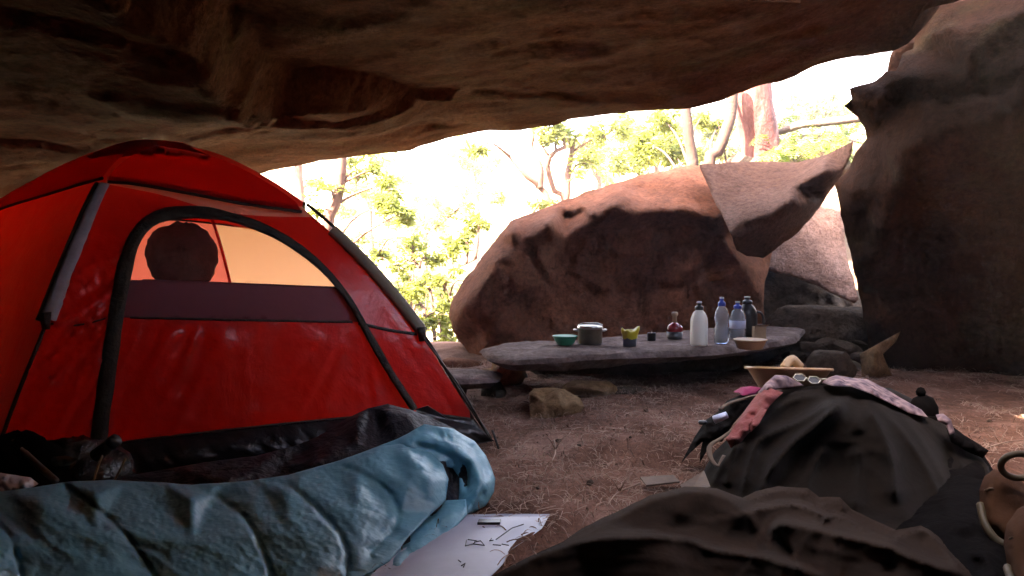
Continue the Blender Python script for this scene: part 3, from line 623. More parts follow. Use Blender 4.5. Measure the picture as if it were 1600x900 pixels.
# ------------------------------------------------------------------ the person sitting in the tent behind the window
M['skin'] = simple('skin', (.36, .19, .13), (.30, .15, .10), .55, scale=20, bmp=.1)
M['hair'] = simple('dark_hair', (.17, .10, .08), (.10, .06, .048), .75, scale=40, bmp=.8, bscale=120, bdist=.01)
M['shirt'] = simple('dark_shirt', (.05, .035, .035), (.035, .025, .025), .85, scale=9, bmp=.3)
def body(name, joints, bones, mat, parent, sub=2, root=0):
    me = bpy.data.meshes.new(name); base = WL[parent]
    me.from_pydata([tuple(np.array(j[0])-base) for j in joints], bones, []); me.update(); o = bpy.data.objects.new(name, me); link(o, parent)
    o.modifiers.new('skin', 'SKIN').use_smooth_shade = True
    if not me.skin_vertices: me.attributes.new  # layer appears with the modifier
    sv = me.skin_vertices[0].data if me.skin_vertices else None
    return o, sv
head = P(288, 402, 3.86); hx, hy, hz = head
pe = empty('person', (hx, hy+.03, 0), 'person sitting inside the tent, dark head seen through the window', 'person')
def figure(name, joints, bones, mat, parent):
    bm_me = bpy.data.meshes.new(name); base = WL[parent]
    bm = __import__('bmesh').new(); lay = bm.verts.layers.skin.verify(); vs = []
    for p, r in joints:
        q = bm.verts.new(tuple(np.array(p)-base)); q[lay].radius = (r, r) if not isinstance(r, tuple) else r; vs.append(q)
    vs[0][lay].use_root = True
    for a, b_ in bones: bm.edges.new((vs[a], vs[b_]))
    bm.to_mesh(bm_me); bm.free(); bm_me.materials.append(mat); o = bpy.data.objects.new(name, bm_me); link(o, parent); WL[o] = base
    s = o.modifiers.new('skin', 'SKIN'); s.use_smooth_shade = True; o.modifiers.new('sub', 'SUBSURF').levels = 2; o.modifiers['sub'].render_levels = 2
    return o
z0 = .10
J = [((hx, hy+.12, z0+.06), (.15, .11)), ((hx, hy+.10, z0+.24), (.135, .10)), ((hx, hy+.06, z0+.42), (.155, .105)), ((hx, hy+.04, z0+.51), (.10, .08)), ((hx, hy+.03, z0+.58), .052), ((hx, hy+.015, z0+.66), .075), ((hx, hy, z0+.75), .088), ((hx, hy+.005, z0+.82), .06),
     ((hx-.19, hy+.05, z0+.47), .055), ((hx-.25, hy, z0+.22), .043), ((hx-.16, hy-.2, z0+.16), .032), ((hx-.13, hy-.27, z0+.17), (.036, .018)),
     ((hx+.19, hy+.05, z0+.47), .055), ((hx+.25, hy, z0+.22), .043), ((hx+.16, hy-.2, z0+.16), .032), ((hx+.13, hy-.27, z0+.17), (.036, .018)),
     ((hx-.14, hy+.05, z0+.06), .08), ((hx-.34, hy-.16, z0+.08), .06), ((hx-.02, hy-.24, z0+.04), .04), ((hx+.1, hy-.27, z0+.03), .03),
     ((hx+.14, hy+.05, z0+.06), .08), ((hx+.34, hy-.16, z0+.08), .06), ((hx+.02, hy-.17, z0+.05), .04), ((hx-.1, hy-.2, z0+.04), .03)]
E = [(0, 1), (1, 2), (2, 3), (3, 4), (4, 5), (5, 6), (6, 7), (2, 8), (8, 9), (9, 10), (10, 11), (2, 12), (12, 13), (13, 14), (14, 15), (0, 16), (16, 17), (17, 18), (18, 19), (0, 20), (20, 21), (21, 22), (22, 23)]
figure('body', J, E, M['skin'], pe)
JS = [((hx, hy+.12, z0+.10), (.17, .13)), ((hx, hy+.10, z0+.24), (.155, .12)), ((hx, hy+.06, z0+.42), (.172, .122)), ((hx, hy+.04, z0+.51), (.11, .09)), ((hx-.2, hy+.05, z0+.47), .072), ((hx-.25, hy+.01, z0+.3), .06), ((hx+.2, hy+.05, z0+.47), .072), ((hx+.25, hy+.01, z0+.3), .06)]
figure('shirt', JS, [(0, 1), (1, 2), (2, 3), (2, 4), (4, 5), (2, 6), (6, 7)], M['shirt'], pe)
a = np.linspace(0, 2*math.pi, 44, endpoint=False); th = np.linspace(.02, math.pi*.80, 26); V = []
for q in a:
    for t in th: V.append((math.sin(t)*math.cos(q), math.sin(t)*math.sin(q), math.cos(t)))
V = np.array(V); fr = np.clip(V[:, 1], 0, 1)*sstep(.25, -.1, V[:, 2]); rr = 1+.17*fbm(V*2.0, 3, 111)+.05*fbm(V*12, 3, 112)-.28*fr
hc = np.array([hx, hy-.025, z0+.745])
mk('hair', hc+V*rr[:, None]*np.array([.158, .150, .175]), grid_faces(44, 26, wrap=True)+[tuple(i*26 for i in range(44))], M['hair'], pe)
for s in (-1, 1):
    v, f = lathe([(0, -.012), (.010, -.006), (.012, 0), (.010, .006), (0, .012)], 12, (hx+s*.032, hy+.082, z0+.755), 1, .6); mk('eye', v, f, simple('eye', (.5, .48, .45), bmp=0, rough=.2) if s < 0 else bpy.data.materials['eye'], pe)
v, f = lathe([(0, -.02), (.014, -.016), (.012, 0), (.007, .02), (0, .03)], 12, (hx, hy+.095, z0+.72), 1, 1.2); mk('nose', v, f, M['skin'], pe)

ap = FRp[60]; v, f = lathe([(.27, -.06), (.22, -.03), (.15, .004), (.09, .024), (.04, .032), (0, .034)], 40, ap+np.array([-.02, .0, .0]), 1.15, .9); v[:, 2] += .006*fbm(v*9, 3, 3); mk('fly_crown', v, f, M['red_dark'], tent)

# ------------------------------------------------------------------ trees and plants outside
def leaf_mat(name, c1, c2, tr=.5):
    m, n, l, b, o = NT(name); cc = ramp(n, l, noise_n(n, l, 5, 3), [(.35, c2), (.65, c1)]); l.new(cc, b.inputs['Base Color']); b.inputs['Roughness'].default_value = .5
    t = n.new('ShaderNodeBsdfTranslucent'); l.new(cc, t.inputs[0]); mx = n.new('ShaderNodeMixShader'); mx.inputs[0].default_value = tr
    l.new(b.outputs[0], mx.inputs[1]); l.new(t.outputs[0], mx.inputs[2]); l.new(mx.outputs[0], o.inputs[0]); return m
M['leaf'] = leaf_mat('leaf_green', (.21, .235, .05), (.13, .17, .03), .62)
M['leaf_pale'] = leaf_mat('leaf_pale', (.26, .28, .11), (.18, .21, .07), .6)
M['fern'] = leaf_mat('fern_green', (.10, .15, .02), (.06, .105, .014))
M['bark_pink'] = simple('pinkish_bark', (.15, .065, .045), (.08, .036, .025), .85, scale=9, bmp=.5, bscale=30, bdist=.02)
M['bark_dark'] = simple('brown_bark', (.055, .026, .018), (.03, .015, .010), .85, scale=9, bmp=.5, bscale=30, bdist=.02)
m, n, l, b, o = NT('red_peeling_bark')
l.new(ramp(n, l, noise_n(n, l, 5, 7, .7, stretch=(1, 1, .45), dist=.8), [(.36, (.045, .006, .004)), (.47, (.085, .016, .011)), (.56, (.12, .035, .027)), (.68, (.22, .11, .09))]), b.inputs['Base Color']); b.inputs['Roughness'].default_value = .8
l.new(bump(n, l, noise_n(n, l, 7, 6, .7, stretch=(1, 1, .5)), .6, .05), b.inputs['Normal']); M['bark_red'] = m
M['log'] = simple('grey_dead_wood', (.14, .10, .085), (.07, .05, .04), .85, scale=7, bmp=.5, bscale=25, bdist=.02, stretch=(1, 1, 1))
M['twig'] = simple('brown_twig', (.12, .06, .04), (.07, .04, .03), .85, scale=15, bmp=.3)
def leaves(clumps, length, width, seed, droop=.3, shape='leaf'):
    g = np.random.default_rng(seed); V = []; F = []; n0 = 0
    for c, r, k in clumps:
        d = g.normal(size=(k, 3)); d /= np.linalg.norm(d, axis=1)[:, None]; rad = g.random(k)**.45
        sub = g.normal(size=(max(3, k//28), 3))*.55; pick = g.integers(0, len(sub), k)
        p = np.asarray(c)+np.asarray(r)*(.42*d*rad[:, None]+.9*sub[pick]*.8)
        ax = g.normal(size=(k, 3)); ax[:, 2] = ax[:, 2]*.5-droop; ax /= np.linalg.norm(ax, axis=1)[:, None]
        s = np.cross(ax, g.normal(size=(k, 3))); s /= np.linalg.norm(s, axis=1)[:, None]; nn = np.cross(ax, s)
        L_ = length*(.6+.8*g.random(k))[:, None]; W_ = width*(.6+.8*g.random(k))[:, None]
        q = np.stack([p, p+ax*L_*.45+s*W_*.5+nn*W_*.15, p+ax*L_-nn*L_*.12, p+ax*L_*.45-s*W_*.5+nn*W_*.15], 1).reshape(-1, 3)
        V.append(q); F += [(n0+4*i, n0+4*i+1, n0+4*i+2, n0+4*i+3) for i in range(k)]; n0 += 4*k
    return np.concatenate(V), F
def tree(name, label, cat, stems, clumps, length, width, seed, bark, leafm, group=None, droop=.3, twigs=True):
    base = stems[0][0][0] if stems else clumps[0][0]
    e = empty(name, base, label, cat, group); b = MB(); tips = []
    for pts, r0, r1 in stems:
        q = resample(np.array(pts, float), 26); q = q+np.c_[fbm(q*3, 2, seed), fbm(q*3+9, 2, seed+1), 0*q[:, 0]]*min(r0, .07)*.7
        t = np.linspace(0, 1, 26); b.add(*tube(q, (r0*(1-t)+r1*t)*(1+.05*fbm(q*4, 3, seed+3)), 14)); tips.append(q)
    if twigs and tips:
        allq = np.concatenate([q[8:] for q in tips])
        for c, r, k in clumps:
            c = np.asarray(c); i = np.argmin(np.linalg.norm(allq-c, axis=1)-.6*(c[2]-allq[:, 2]).clip(-1, 1)); a = allq[i]
            mid = (a+c)/2+np.array([0, 0, .12])+rng.normal(size=3)*.06; q = resample(np.array([a, mid, c]), 9); b.add(*tube(q, np.linspace(.022, .008, 9), 6))
            for j in range(4):
                d = rng.normal(size=3)*np.asarray(r)*.8; b.add(*tube(resample(np.array([c-d*.1, c+d*.5+[0, 0, .04], c+d]), 6), np.linspace(.009, .003, 6), 5))
    if b.n: b.build('trunk' if cat == 'tree' else 'stem', bark, e)
    if clumps: v, f = leaves(clumps, length, width, seed, droop); mk('crown' if cat == 'tree' else 'foliage', v, f, leafm, e, smooth=False)
    return e
def cl(px, py, Y, rpx, k, sq=.8): r = rpx/FPX*Y*1.1; k = int(k*1.9); return (P(px, py, Y), (r, r, r*sq), k)
def gp(px, Y): x = (px-800)/FPX*Y; return np.array([x, Y, gz(x, Y)[0]-.1])
tree('tree', 'slender pinkish tree close to the shelter lip above the tent', 'tree', [([gp(508, 10.5), P(512, 360, 10.5), P(530, 310, 10.5), P(534, 250, 10.5), P(538, 150, 10.5)], .085, .06)],
     [cl(505, 295, 10.4, 24, 60), cl(560, 275, 10.6, 22, 70), cl(612, 285, 10.4, 20, 130), cl(608, 318, 10.4, 22, 210), cl(628, 332, 10.3, 16, 150), cl(590, 262, 10.5, 14, 60), cl(500, 330, 10.5, 14, 40), cl(560, 220, 10.6, 40, 150)], .10, .035, 11, M['bark_pink'], M['leaf'])
tree('tree', 'thin straight pale trunk farthest left beyond the tent', 'tree', [([gp(468, 15), P(469, 330, 15), P(467, 250, 15), P(470, 130, 15)], .10, .07)], [cl(485, 285, 15, 16, 40), cl(450, 230, 15, 30, 120)], .13, .045, 12, M['bark_pink'], M['leaf_pale'])
tree('tree', 'bare forked tree with several thin stems rising behind the big boulder', 'tree',
     [([gp(862, 11.5), P(858, 330, 11.5), P(842, 292, 11.5), P(818, 272, 11.4), P(800, 245, 11.4)], .085, .03), ([P(843, 295, 11.5), P(842, 265, 11.5), P(832, 230, 11.6), P(826, 190, 11.6)], .06, .035),
      ([gp(885, 11.7), P(884, 330, 11.7), P(868, 300, 11.7), P(856, 265, 11.7), P(864, 242, 11.6), P(884, 230, 11.6)], .07, .03), ([P(884, 318, 11.7), P(887, 280, 11.7), P(893, 240, 11.8), P(888, 200, 11.8)], .055, .03)],
     [cl(880, 205, 11.6, 30, 150), cl(925, 215, 11.8, 26, 130), cl(915, 255, 11.6, 22, 100), cl(850, 215, 11.5, 16, 60), cl(748, 230, 11.0, 16, 55, .4), cl(845, 318, 11.2, 14, 60), cl(960, 200, 11.8, 20, 90), cl(862, 180, 11.6, 30, 120)], .13, .035, 13, M['bark_pink'], M['leaf'])
tree('tree', 'dark upright trunk just behind the ridge of the big boulder', 'tree', [([gp(1088, 9.1), P(1084, 262, 9.1), P(1076, 215, 9.1), P(1072, 160, 9.1), P(1068, 60, 9.1)], .075, .055)], [cl(1040, 190, 10.1, 24, 150), cl(1010, 225, 10.3, 30, 260), cl(1055, 240, 10.3, 22, 150), cl(1095, 185, 10.4, 18, 110)], .10, .04, 14, M['bark_dark'], M['leaf'])
tree('tree', 'bent brown trunk leaning right beside the dark upright trunk', 'tree', [([gp(1104, 9.1), P(1106, 262, 9.1), P(1118, 235, 9.1), P(1138, 200, 9.1), P(1144, 172, 9.1), P(1148, 120, 9.1)], .085, .06), ([P(1135, 262, 9.1), P(1130, 225, 9.1), P(1122, 190, 9.1)], .012, .006)], [cl(1120, 200, 10.5, 14, 60), cl(1170, 90, 10.4, 40, 120)], .10, .04, 15, M['bark_dark'], M['leaf'])
tree('tree', 'stout tree with mottled red peeling bark near the right gap', 'tree', [([gp(1200, 9.4), P(1196, 290, 9.4), P(1188, 230, 9.4), P(1178, 170, 9.4), P(1168, 100, 9.4), P(1160, 0, 9.4)], .25, .20)], [cl(1150, 30, 9.4, 70, 250)], .12, .045, 16, M['bark_red'], M['leaf'])
bq = [(620, 415, 10.5, 24), (590, 400, 10.6, 20), (650, 385, 10.3, 22), (672, 405, 10.4, 24), (704, 390, 10.2, 22), (690, 440, 10.0, 24), (655, 445, 10.1, 26), (625, 455, 10.3, 22), (725, 375, 10.1, 16), (740, 350, 10.2, 16), (705, 475, 9.8, 22), (665, 495, 9.8, 24), (690, 525, 9.6, 22), (715, 545, 9.4, 18), (640, 505, 10, 22)]
tree('bush', 'leafy yellow green shrub between the tent and the big boulder', 'bush', [([gp(690, 10), P(690, 470, 10), P(708, 425, 10), P(742, 405, 10)], .028, .012), ([gp(680, 10), P(672, 460, 10), P(650, 410, 10.2), P(640, 385, 10.2)], .028, .012), ([P(690, 480, 10), P(715, 462, 9.9), P(748, 448, 9.9)], .016, .007), ([P(700, 470, 10), P(712, 440, 9.9), P(735, 440, 9.9), P(752, 425, 9.9)], .014, .006)],
     [cl(a, b_, c_, r, 120) for a, b_, c_, r in bq], .085, .036, 17, M['twig'], M['leaf'])
tree('bush', 'pale thin leaved shrub behind the leafy one', 'bush', [([gp(640, 12.5), P(650, 400, 12.5), P(700, 340, 12.5)], .02, .008)], [cl(700, 330, 12.5, 28, 90), cl(660, 350, 12.6, 26, 90), cl(740, 320, 12.4, 22, 70), cl(560, 370, 12.6, 26, 110), cl(590, 440, 12.5, 30, 140), cl(560, 440, 12.5, 24, 100), cl(630, 470, 12.5, 30, 160), cl(780, 310, 12.6, 20, 60)], .10, .04, 18, M['twig'], M['leaf_pale'])
tree('bush', 'bright shrub filling the gap left of the dark upright trunk', 'bush', [([gp(1030, 13.5), P(1028, 300, 13.5), P(1020, 240, 13.5)], .03, .012)], [cl(1000, 240, 13.5, 36, 260), cl(1040, 225, 13.4, 36, 300), cl(980, 200, 13.8, 26, 150), cl(1060, 200, 13.6, 26, 200), cl(960, 250, 13.5, 26, 150), cl(1085, 240, 13.6, 20, 140)], .12, .05, 19, M['twig'], M['leaf'])
tree('bush', 'golden green shrub between the bent trunk and the red tree', 'bush', [([gp(1120, 14.5), P(1122, 280, 14.5), P(1130, 235, 14.5)], .03, .012)], [cl(1115, 230, 14.5, 26, 260), cl(1145, 240, 14.4, 24, 240), cl(1130, 200, 14.6, 22, 180), cl(1100, 205, 14.6, 22, 160)], .12, .05, 20, M['twig'], M['leaf_pale'])
tree('bush', 'distant pale foliage seen through the right gap below the sky', 'bush', [([gp(1270, 20), P(1270, 220, 20), P(1265, 190, 20)], .05, .02)], [cl(1235, 185, 20, 26, 220), cl(1275, 172, 20, 26, 220), cl(1310, 175, 20, 24, 200), cl(1250, 160, 20.5, 20, 110), cl(1300, 150, 20, 16, 60), cl(1215, 170, 20, 18, 110)], .16, .07, 21, M['twig'], M['leaf_pale'])
# ferns and leafy plants on the bank above the tilted slab
fe = empty('fern_patch', P(1260, 240, 9), 'lush green ferns on the bank behind the tilted slab', 'ferns'); b = MB(); g = np.random.default_rng(5)
for i in range(90):
    px_, py_ = g.uniform(1205, 1345), g.uniform(200, 262); Y_ = 8.4+(262-py_)*.03+g.uniform(-.2, .2); p0 = P(px_, py_, Y_); a = g.uniform(0, 6.28); Ln = g.uniform(.22, .42)
    path = resample(np.array([p0, p0+[math.cos(a)*Ln*.5, math.sin(a)*Ln*.5, .16], p0+[math.cos(a)*Ln, math.sin(a)*Ln, .04]]), 14); T, N, B = frames(path)
    for k in range(2, 14):
        w_ = .11*math.sin(math.pi*min(1, (15-k)/13))*.9
        for s in (-1, 1):
            t_ = path[k]+s*N[k]*w_+T[k]*w_*.5-np.array([0, 0, .02]); b.add([path[k]-T[k]*.012, path[k]+T[k]*.012, t_], [(0, 1, 2)])
b.build('fronds', M['fern'], fe, smooth=False)
v, f = lathe([(0, 0), (.9, 0.02), (.7, .25), (.3, .42), (0, .5)], 24, P(1265, 275, 9.6), 1.3, .8); v += (.12*fbm(v*2, 3, 3))[:, None]*np.array([1, 1, 1]); mk('soil_mound', v, f, M['dark_rock'], fe)
v, f = tube(resample(np.array([P(1360, 182, 9.2), P(1300, 190, 9.3), P(1250, 196, 9.4), P(1222, 205, 9.5), P(1190, 212, 9.6)]), 24), np.linspace(.055, .035, 24)*(1+.3*fbm(np.c_[np.arange(24)*.5, np.zeros(24), np.zeros(24)], 3, 4)), 12)
tag(mk('log', v, f, M['log'], org=v.mean(0)), 'grey brown log lying along the fern bank', 'log')
v, f = tube(resample(np.array([P(1238, 200, 10.2), P(1222, 182, 10.2), P(1210, 160, 10.3), P(1198, 130, 10.3), P(1190, 90, 10.4)]), 24), np.linspace(.09, .05, 24), 12)
tag(mk('dead_tree', v, f, simple('bleached_wood', (.6, .55, .54), (.3, .25, .25), .8, scale=5, bmp=.4), org=v.mean(0)), 'bleached leaning dead trunk right of the red bark tree', 'tree')
for k_, (px_, pt_, Y_, w_, lb_) in enumerate([(575, 300, 19, 60, 'pale rounded tree farthest left across the gully'), (660, 330, 22, 55, 'pale tree across the gully left of the bare forked tree'), (740, 270, 24, 50, 'tall pale tree across the gully behind the bare forked tree'), (640, 440, 17, 60, 'low leafy tree below the pale trees across the gully'), (930, 235, 18, 55, 'leafy tree across the gully right of the bare forked tree'), (1020, 205, 19, 55, 'yellow green tree across the gully above the big boulder'), (560, 470, 16, 45, 'low bushy tree close behind the right side of the tent'), (730, 470, 15, 40, 'low bushy tree against the left flank of the big boulder')]):
    g = np.random.default_rng(60+k_); cls = [cl(px_+g.normal()*w_*.5, pt_+g.normal()*w_*.45, Y_+g.normal()*.6, w_*.42, 70) for _ in range(9)]
    tree('tree', lb_, 'tree', [([gp(px_, Y_), P(px_+6, pt_+w_*.9, Y_), P(px_-4, pt_-w_*.3, Y_)], .10, .04)], cls, .15, .065, 70+k_, M['bark_pink'], M['leaf_pale'] if k_ % 3 else M['leaf'], 'trees across the gully', twigs=True)
# far wood on the slope across the valley
g = np.random.default_rng(9); cs = []
for i in range(260):
    x_, y_ = g.uniform(-75, 70), g.uniform(45, 130); cs.append((np.array([x_, y_, gz(x_, y_, False)[0]+1.2]), (2.2, 2.2, 1.8), 70))
v, f = leaves(cs, 1.1, .7, 23); tag(mk('far_wood', v, f, M['leaf_pale'], smooth=False), 'pale distant scrub covering the far slope', 'wood', kind='stuff')

# ------------------------------------------------------------------ stones, stone table, bench
def stone(c, r, seed, mat, label, group=None, facets=11, amp=.05, name='rock', rot=0.0, res=34, cat='rock'):
    g = np.random.default_rng(seed); a = np.linspace(0, 2*math.pi, res, endpoint=False); th = np.linspace(0.001, math.pi-.001, res//2+4)
    d = np.array([(math.sin(t)*math.cos(q), math.sin(t)*math.sin(q), math.cos(t)) for q in a for t in th])
    pn = g.normal(size=(facets, 3)); pn /= np.linalg.norm(pn, axis=1)[:, None]; pd = g.uniform(.62, .92, facets)
    pn = np.vstack([pn, [[0, 0, 1], [0, 0, -1]]]); pd = np.r_[pd, .75, .6]
    dd = d@pn.T; rr = np.where(dd > .05, pd/np.maximum(dd, .05), 9); rr = np.minimum(1.0, -np.log(np.exp(-rr*18).sum(1)+np.exp(-18))/18)
    rr = rr*(1+amp*fbm(d*2.5+seed, 4, seed)+amp*.5*fbm(d*9+seed, 3, seed))
    v = d*rr[:, None]*np.asarray(r); cs, sn = math.cos(rot), math.sin(rot); v = np.c_[v[:, 0]*cs-v[:, 1]*sn, v[:, 0]*sn+v[:, 1]*cs, v[:, 2]]
    v += np.asarray(c); n_ = len(th); f = [q[::-1] for q in grid_faces(res, n_, wrap=True)]
    o = mk(name, v, f, mat, org=c, ang=38); tag(o, label, cat, group); return o
def slab(name, poly, ztop, thick, mat, parent=None, step=.07, tilt=(0, 0), amp=.012, inset=.1, c0=None, org=None):
    poly = np.asarray(poly, float); c = poly.mean(0) if c0 is None else c0
    dn = densify(poly, step); nz = fbm(np.c_[dn*3, 0*dn[:, 0]], 3, 7); dr = dn-c; dr /= np.linalg.norm(dr, axis=1)[:, None]; dn = dn+dr*nz[:, None]*.05
    vv, ff = fill2d(dn, step=step*.6); n_ = len(vv)
    p3 = np.c_[vv, 0*vv[:, 0]]; de = dpoly(dn, vv)
    zt = ztop+tilt[0]*(vv[:, 0]-c[0])+tilt[1]*(vv[:, 1]-c[1]); z1 = zt+amp*(fbm(p3*5, 4, 8)+.5*fbm(p3*14, 3, 9, ridged=True))-.012*np.exp(-de/.03)
    zb = zt-thick*(1+.35*fbm(p3*2.5, 3, 10)); vb = vv-(vv-c)/np.linalg.norm(vv-c, axis=1)[:, None].clip(.05)*inset*(1-np.clip(de/.3, 0, 1))[:, None]
    from collections import Counter
    cnt = Counter(); dirs = {}
    for t in ff.tolist():
        for i in range(3):
            e = (t[i], t[(i+1) % 3]); k_ = tuple(sorted(e)); cnt[k_] += 1; dirs[k_] = e
    bnd = [dirs[k_] for k_, q in cnt.items() if q == 1]; bi = sorted({i for e in bnd for i in e}); mp = {i: 2*n_+j for j, i in enumerate(bi)}
    md = np.array([[*(vv[i]+(vv[i]-c)/np.linalg.norm(vv[i]-c)*.025*(1+1.2*fbm(np.array([[*vv[i]*5, 0]]), 3, 12)[0])), zt[i]-thick*.45] for i in bi])
    V = np.vstack([np.c_[vv, z1], np.c_[vb, zb], md]); up = np.array([0, 0, 1.0])
    t0 = ff[0]; nn = np.cross(V[t0[1]]-V[t0[0]], V[t0[2]]-V[t0[0]]); fl_ = nn[2] < 0
    T_ = [tuple(t[::-1]) if fl_ else tuple(t) for t in ff.tolist()]; Bt = [tuple(n_+i for i in t[::-1]) for t in T_]
    sd_ = []
    for a_, b_ in bnd:
        if fl_: a_, b_ = b_, a_
        sd_ += [(b_, a_, mp[a_], mp[b_]), (mp[b_], mp[a_], n_+a_, n_+b_)]
    return mk(name, V, T_+Bt+sd_, mat, parent, ang=50, org=org)
ZT = .27
tb = empty('stone_table', (.7, 5.6, 0), 'long low stone slab table on rough stone supports', 'table')
tp = [G(x_, y_, ZT)[:2] for x_, y_ in [(752, 541), (764, 553), (800, 560), (860, 558), (920, 553), (1000, 549), (1070, 547), (1130, 543), (1190, 537), (1236, 527), (1262, 512), (1250, 505), (1190, 505), (1120, 511), (1040, 517), (960, 525), (880, 532), (800, 533)]]
slab('table_top', tp, ZT, .085, M['slab'], tb, c0=np.array([.85, 5.5]), tilt=(0, 0))
for k, (x_, y_, w_, d_, sd) in enumerate([(-.02, 5.25, .13, .16, 1), (.28, 5.75, .2, .2, 2), (.75, 5.95, .34, .2, 3), (1.35, 5.95, .4, .25, 4), (1.75, 6.2, .32, .25, 6)]):
    o = stone((x_, y_, .10), (w_, d_, .145), 40+sd, M['dark_rock'] if k else M['tan_rock'], None, name='support', cat=None); del_ = WL[o]; o.parent = tb; o.location = tuple(del_-WL[tb])
o = stone((.98, 5.85, .10), (.88, .22, .17), 49, M['dark_rock'], None, name='support', cat=None, amp=.08, facets=16, res=48); o.parent = tb; o.location = tuple(WL[o]-WL[tb])
bn = empty('stone_bench', (-.22, 4.8, 0), 'small flat stone slab seat left of the stone table', 'bench')
slab('seat', [G(x_, y_, .165)[:2] for x_, y_ in [(684, 580), (690, 592), (735, 590), (772, 588), (782, 578), (745, 574), (700, 574)]], .165, .075, M['slab'], bn, step=.05, inset=.03)
for x_, y_, sd in [(-.36, 4.8, 51), (-.12, 4.85, 52)]:
    o = stone((x_, y_, .04), (.09, .1, .09), sd, M['dark_rock'], None, name='support', cat=None); o.parent = bn; o.location = tuple(WL[o]-WL[bn])
rock('rock', [(827, 614, 4.38), (834, 607, 4.5), (862, 605, 4.52), (882, 608, 4.5), (906, 622, 4.42), (913, 635, 4.36), (906, 648, 4.28), (870, 652, 4.24), (850, 654, 4.22), (828, 654, 4.24)], [(833, 615, 4.3), (872, 613, 4.3), (898, 627, 4.27), (880, 635, 4.23), (850, 630, 4.25)], .2, M['tan_rock'], 'squared tan rock on the ground in front of the stone table', step=3.5, amp=.008, edge_w=18, jit=.5, cat='rock', smooth=1, sc=6, fall=5)
c_ = G(925, 627); stone((c_[0], c_[1]+.15, .04), (.17, .13, .07), 62, M['tan_rock'], 'low brown rock in the shade under the table edge', facets=8)
c_ = G(985, 622); stone((c_[0], c_[1]+.1, .01), (.14, .1, .05), 66, M['dark_rock'], 'flat dark rock half sunk beside the low brown rock', facets=8)
stone((1.27/1.0+.95, 5.55, .09), (.17, .16, .14), 63, M['dark_rock'], 'black rounded rock right of the table end', facets=9)
stone(P(772, 592, 5.5), (.12, .12, .10), 64, M['tan_rock'], 'tan rock wedged between the bench and the table', facets=8)
stone(P(720, 571, 6.3), (.2, .16, .08), 65, M['boulder_pink'], 'pinkish rock low at the left foot of the big boulder', facets=9)
stone(P(690, 590, 5.9), (.16, .2, .07), 67, M['boulder_pink'], 'pinkish flat rock just behind the small bench', facets=9)
stone(P(798, 585, 5.55), (.13, .1, .07), 68, M['dark_rock'], 'dark flat rock under the left end of the table', facets=9)
g = np.random.default_rng(12)
pl = [(1275, 500), (1300, 492), (1325, 500), (1345, 512), (1290, 515), (1318, 522), (1270, 525), (1340, 535), (1300, 535), (1285, 540), (1325, 548), (1262, 545), (1345, 560), (1335, 578), (1250, 530), (1240, 555)]
rubl = stone(P(1275, 500, 6.9), (.12, .1, .07), 70, M['dark_rock'], 'small loose stone in the heap beside the dark hollow', 'loose stones in the shaded hollow', facets=9, name='loose_stone', res=20, cat='stone')
for i, (x_, y_) in enumerate(pl[1:]):
    c = rubl.copy(); C.objects.link(c); Y_ = 6.9-(y_-495)*.012; c.location = tuple(P(x_, y_, Y_)); s_ = g.uniform(.6, 1.25); c.scale = (s_*g.uniform(.8, 1.3), s_, s_*g.uniform(.6, 1.2)); c.rotation_euler = (g.uniform(-.5, .5), g.uniform(-.5, .5), g.uniform(0, 6.28))
stone((1340/1256*0+2.62, 6.75, .2), (.62, .35, .32), 75, M['dark_rock'], 'broad dark rubble mound under the hollow', facets=14, amp=.15)
fk = P(1368, 560, 5.6); v0 = [P(1345, 552, 5.55), P(1372, 538, 5.5), P(1406, 519, 5.55), P(1398, 532, 5.5), P(1376, 552, 5.45), P(1384, 572, 5.5), P(1396, 592, 5.5), P(1352, 594, 5.5), P(1347, 570, 5.5)]
rock('rock', [(1343, 553, 5.62), (1370, 538, 5.6), (1407, 518, 5.65), (1400, 534, 5.62), (1380, 553, 5.6), (1388, 574, 5.6), (1398, 598, 5.6), (1346, 600, 5.6), (1346, 572, 5.62)], [(1368, 550, 5.5), (1365, 575, 5.46), (1392, 530, 5.58)], .15, M['tan_rock'], 'tan pointed rock fragment against the foot of the huge boulder', step=4, amp=.01, edge_w=20, jit=.6, cat='rock', smooth=1)

# ------------------------------------------------------------------ things on the table
M['steel'] = simple('brushed_steel', (.52, .49, .45), (.38, .36, .33), .28, metal=1, scale=30, bmp=.05)
M['pot_dark'] = simple('smoked_steel', (.24, .21, .16), (.14, .12, .09), .35, metal=.8, scale=14, bmp=.1)
M['green_plastic'] = simple('green_plastic', (.02, .30, .17), (.015, .24, .13), .35, bmp=.03)
M['white_plastic'] = fabric('white_plastic', (.80, .79, .76), (.76, .75, .72), trans=.35, rough=.35, wr=.02, tcol=(.85, .85, .82))
M['black_plastic'] = simple('black_plastic', (.018, .018, .02), (.01, .01, .011), .4, bmp=.05)
M['blue_plastic'] = simple('blue_plastic', (.02, .06, .42), (.015, .045, .34), .35, bmp=.03)
m, n, l, b, o = NT('clear_plastic'); b.inputs['Base Color'].default_value = (.78, .85, .95, 1); b.inputs['Roughness'].default_value = .12; b.inputs['Transmission Weight'].default_value = .72; b.inputs['IOR'].default_value = 1.2; b.inputs['Specular IOR Level'].default_value = .9; M['clear'] = m  # pale blue non-transmitting share stands in for reflected sky brightness
m, n, l, b, o = NT('water'); b.inputs['Base Color'].default_value = (.55, .66, .85, 1); b.inputs['Roughness'].default_value = .05; b.inputs['Transmission Weight'].default_value = .85; b.inputs['IOR'].default_value = 1.33; M['water'] = m
M['label'] = simple('bottle_label', (.60, .68, .85), (.45, .55, .8), .5, bmp=.02)
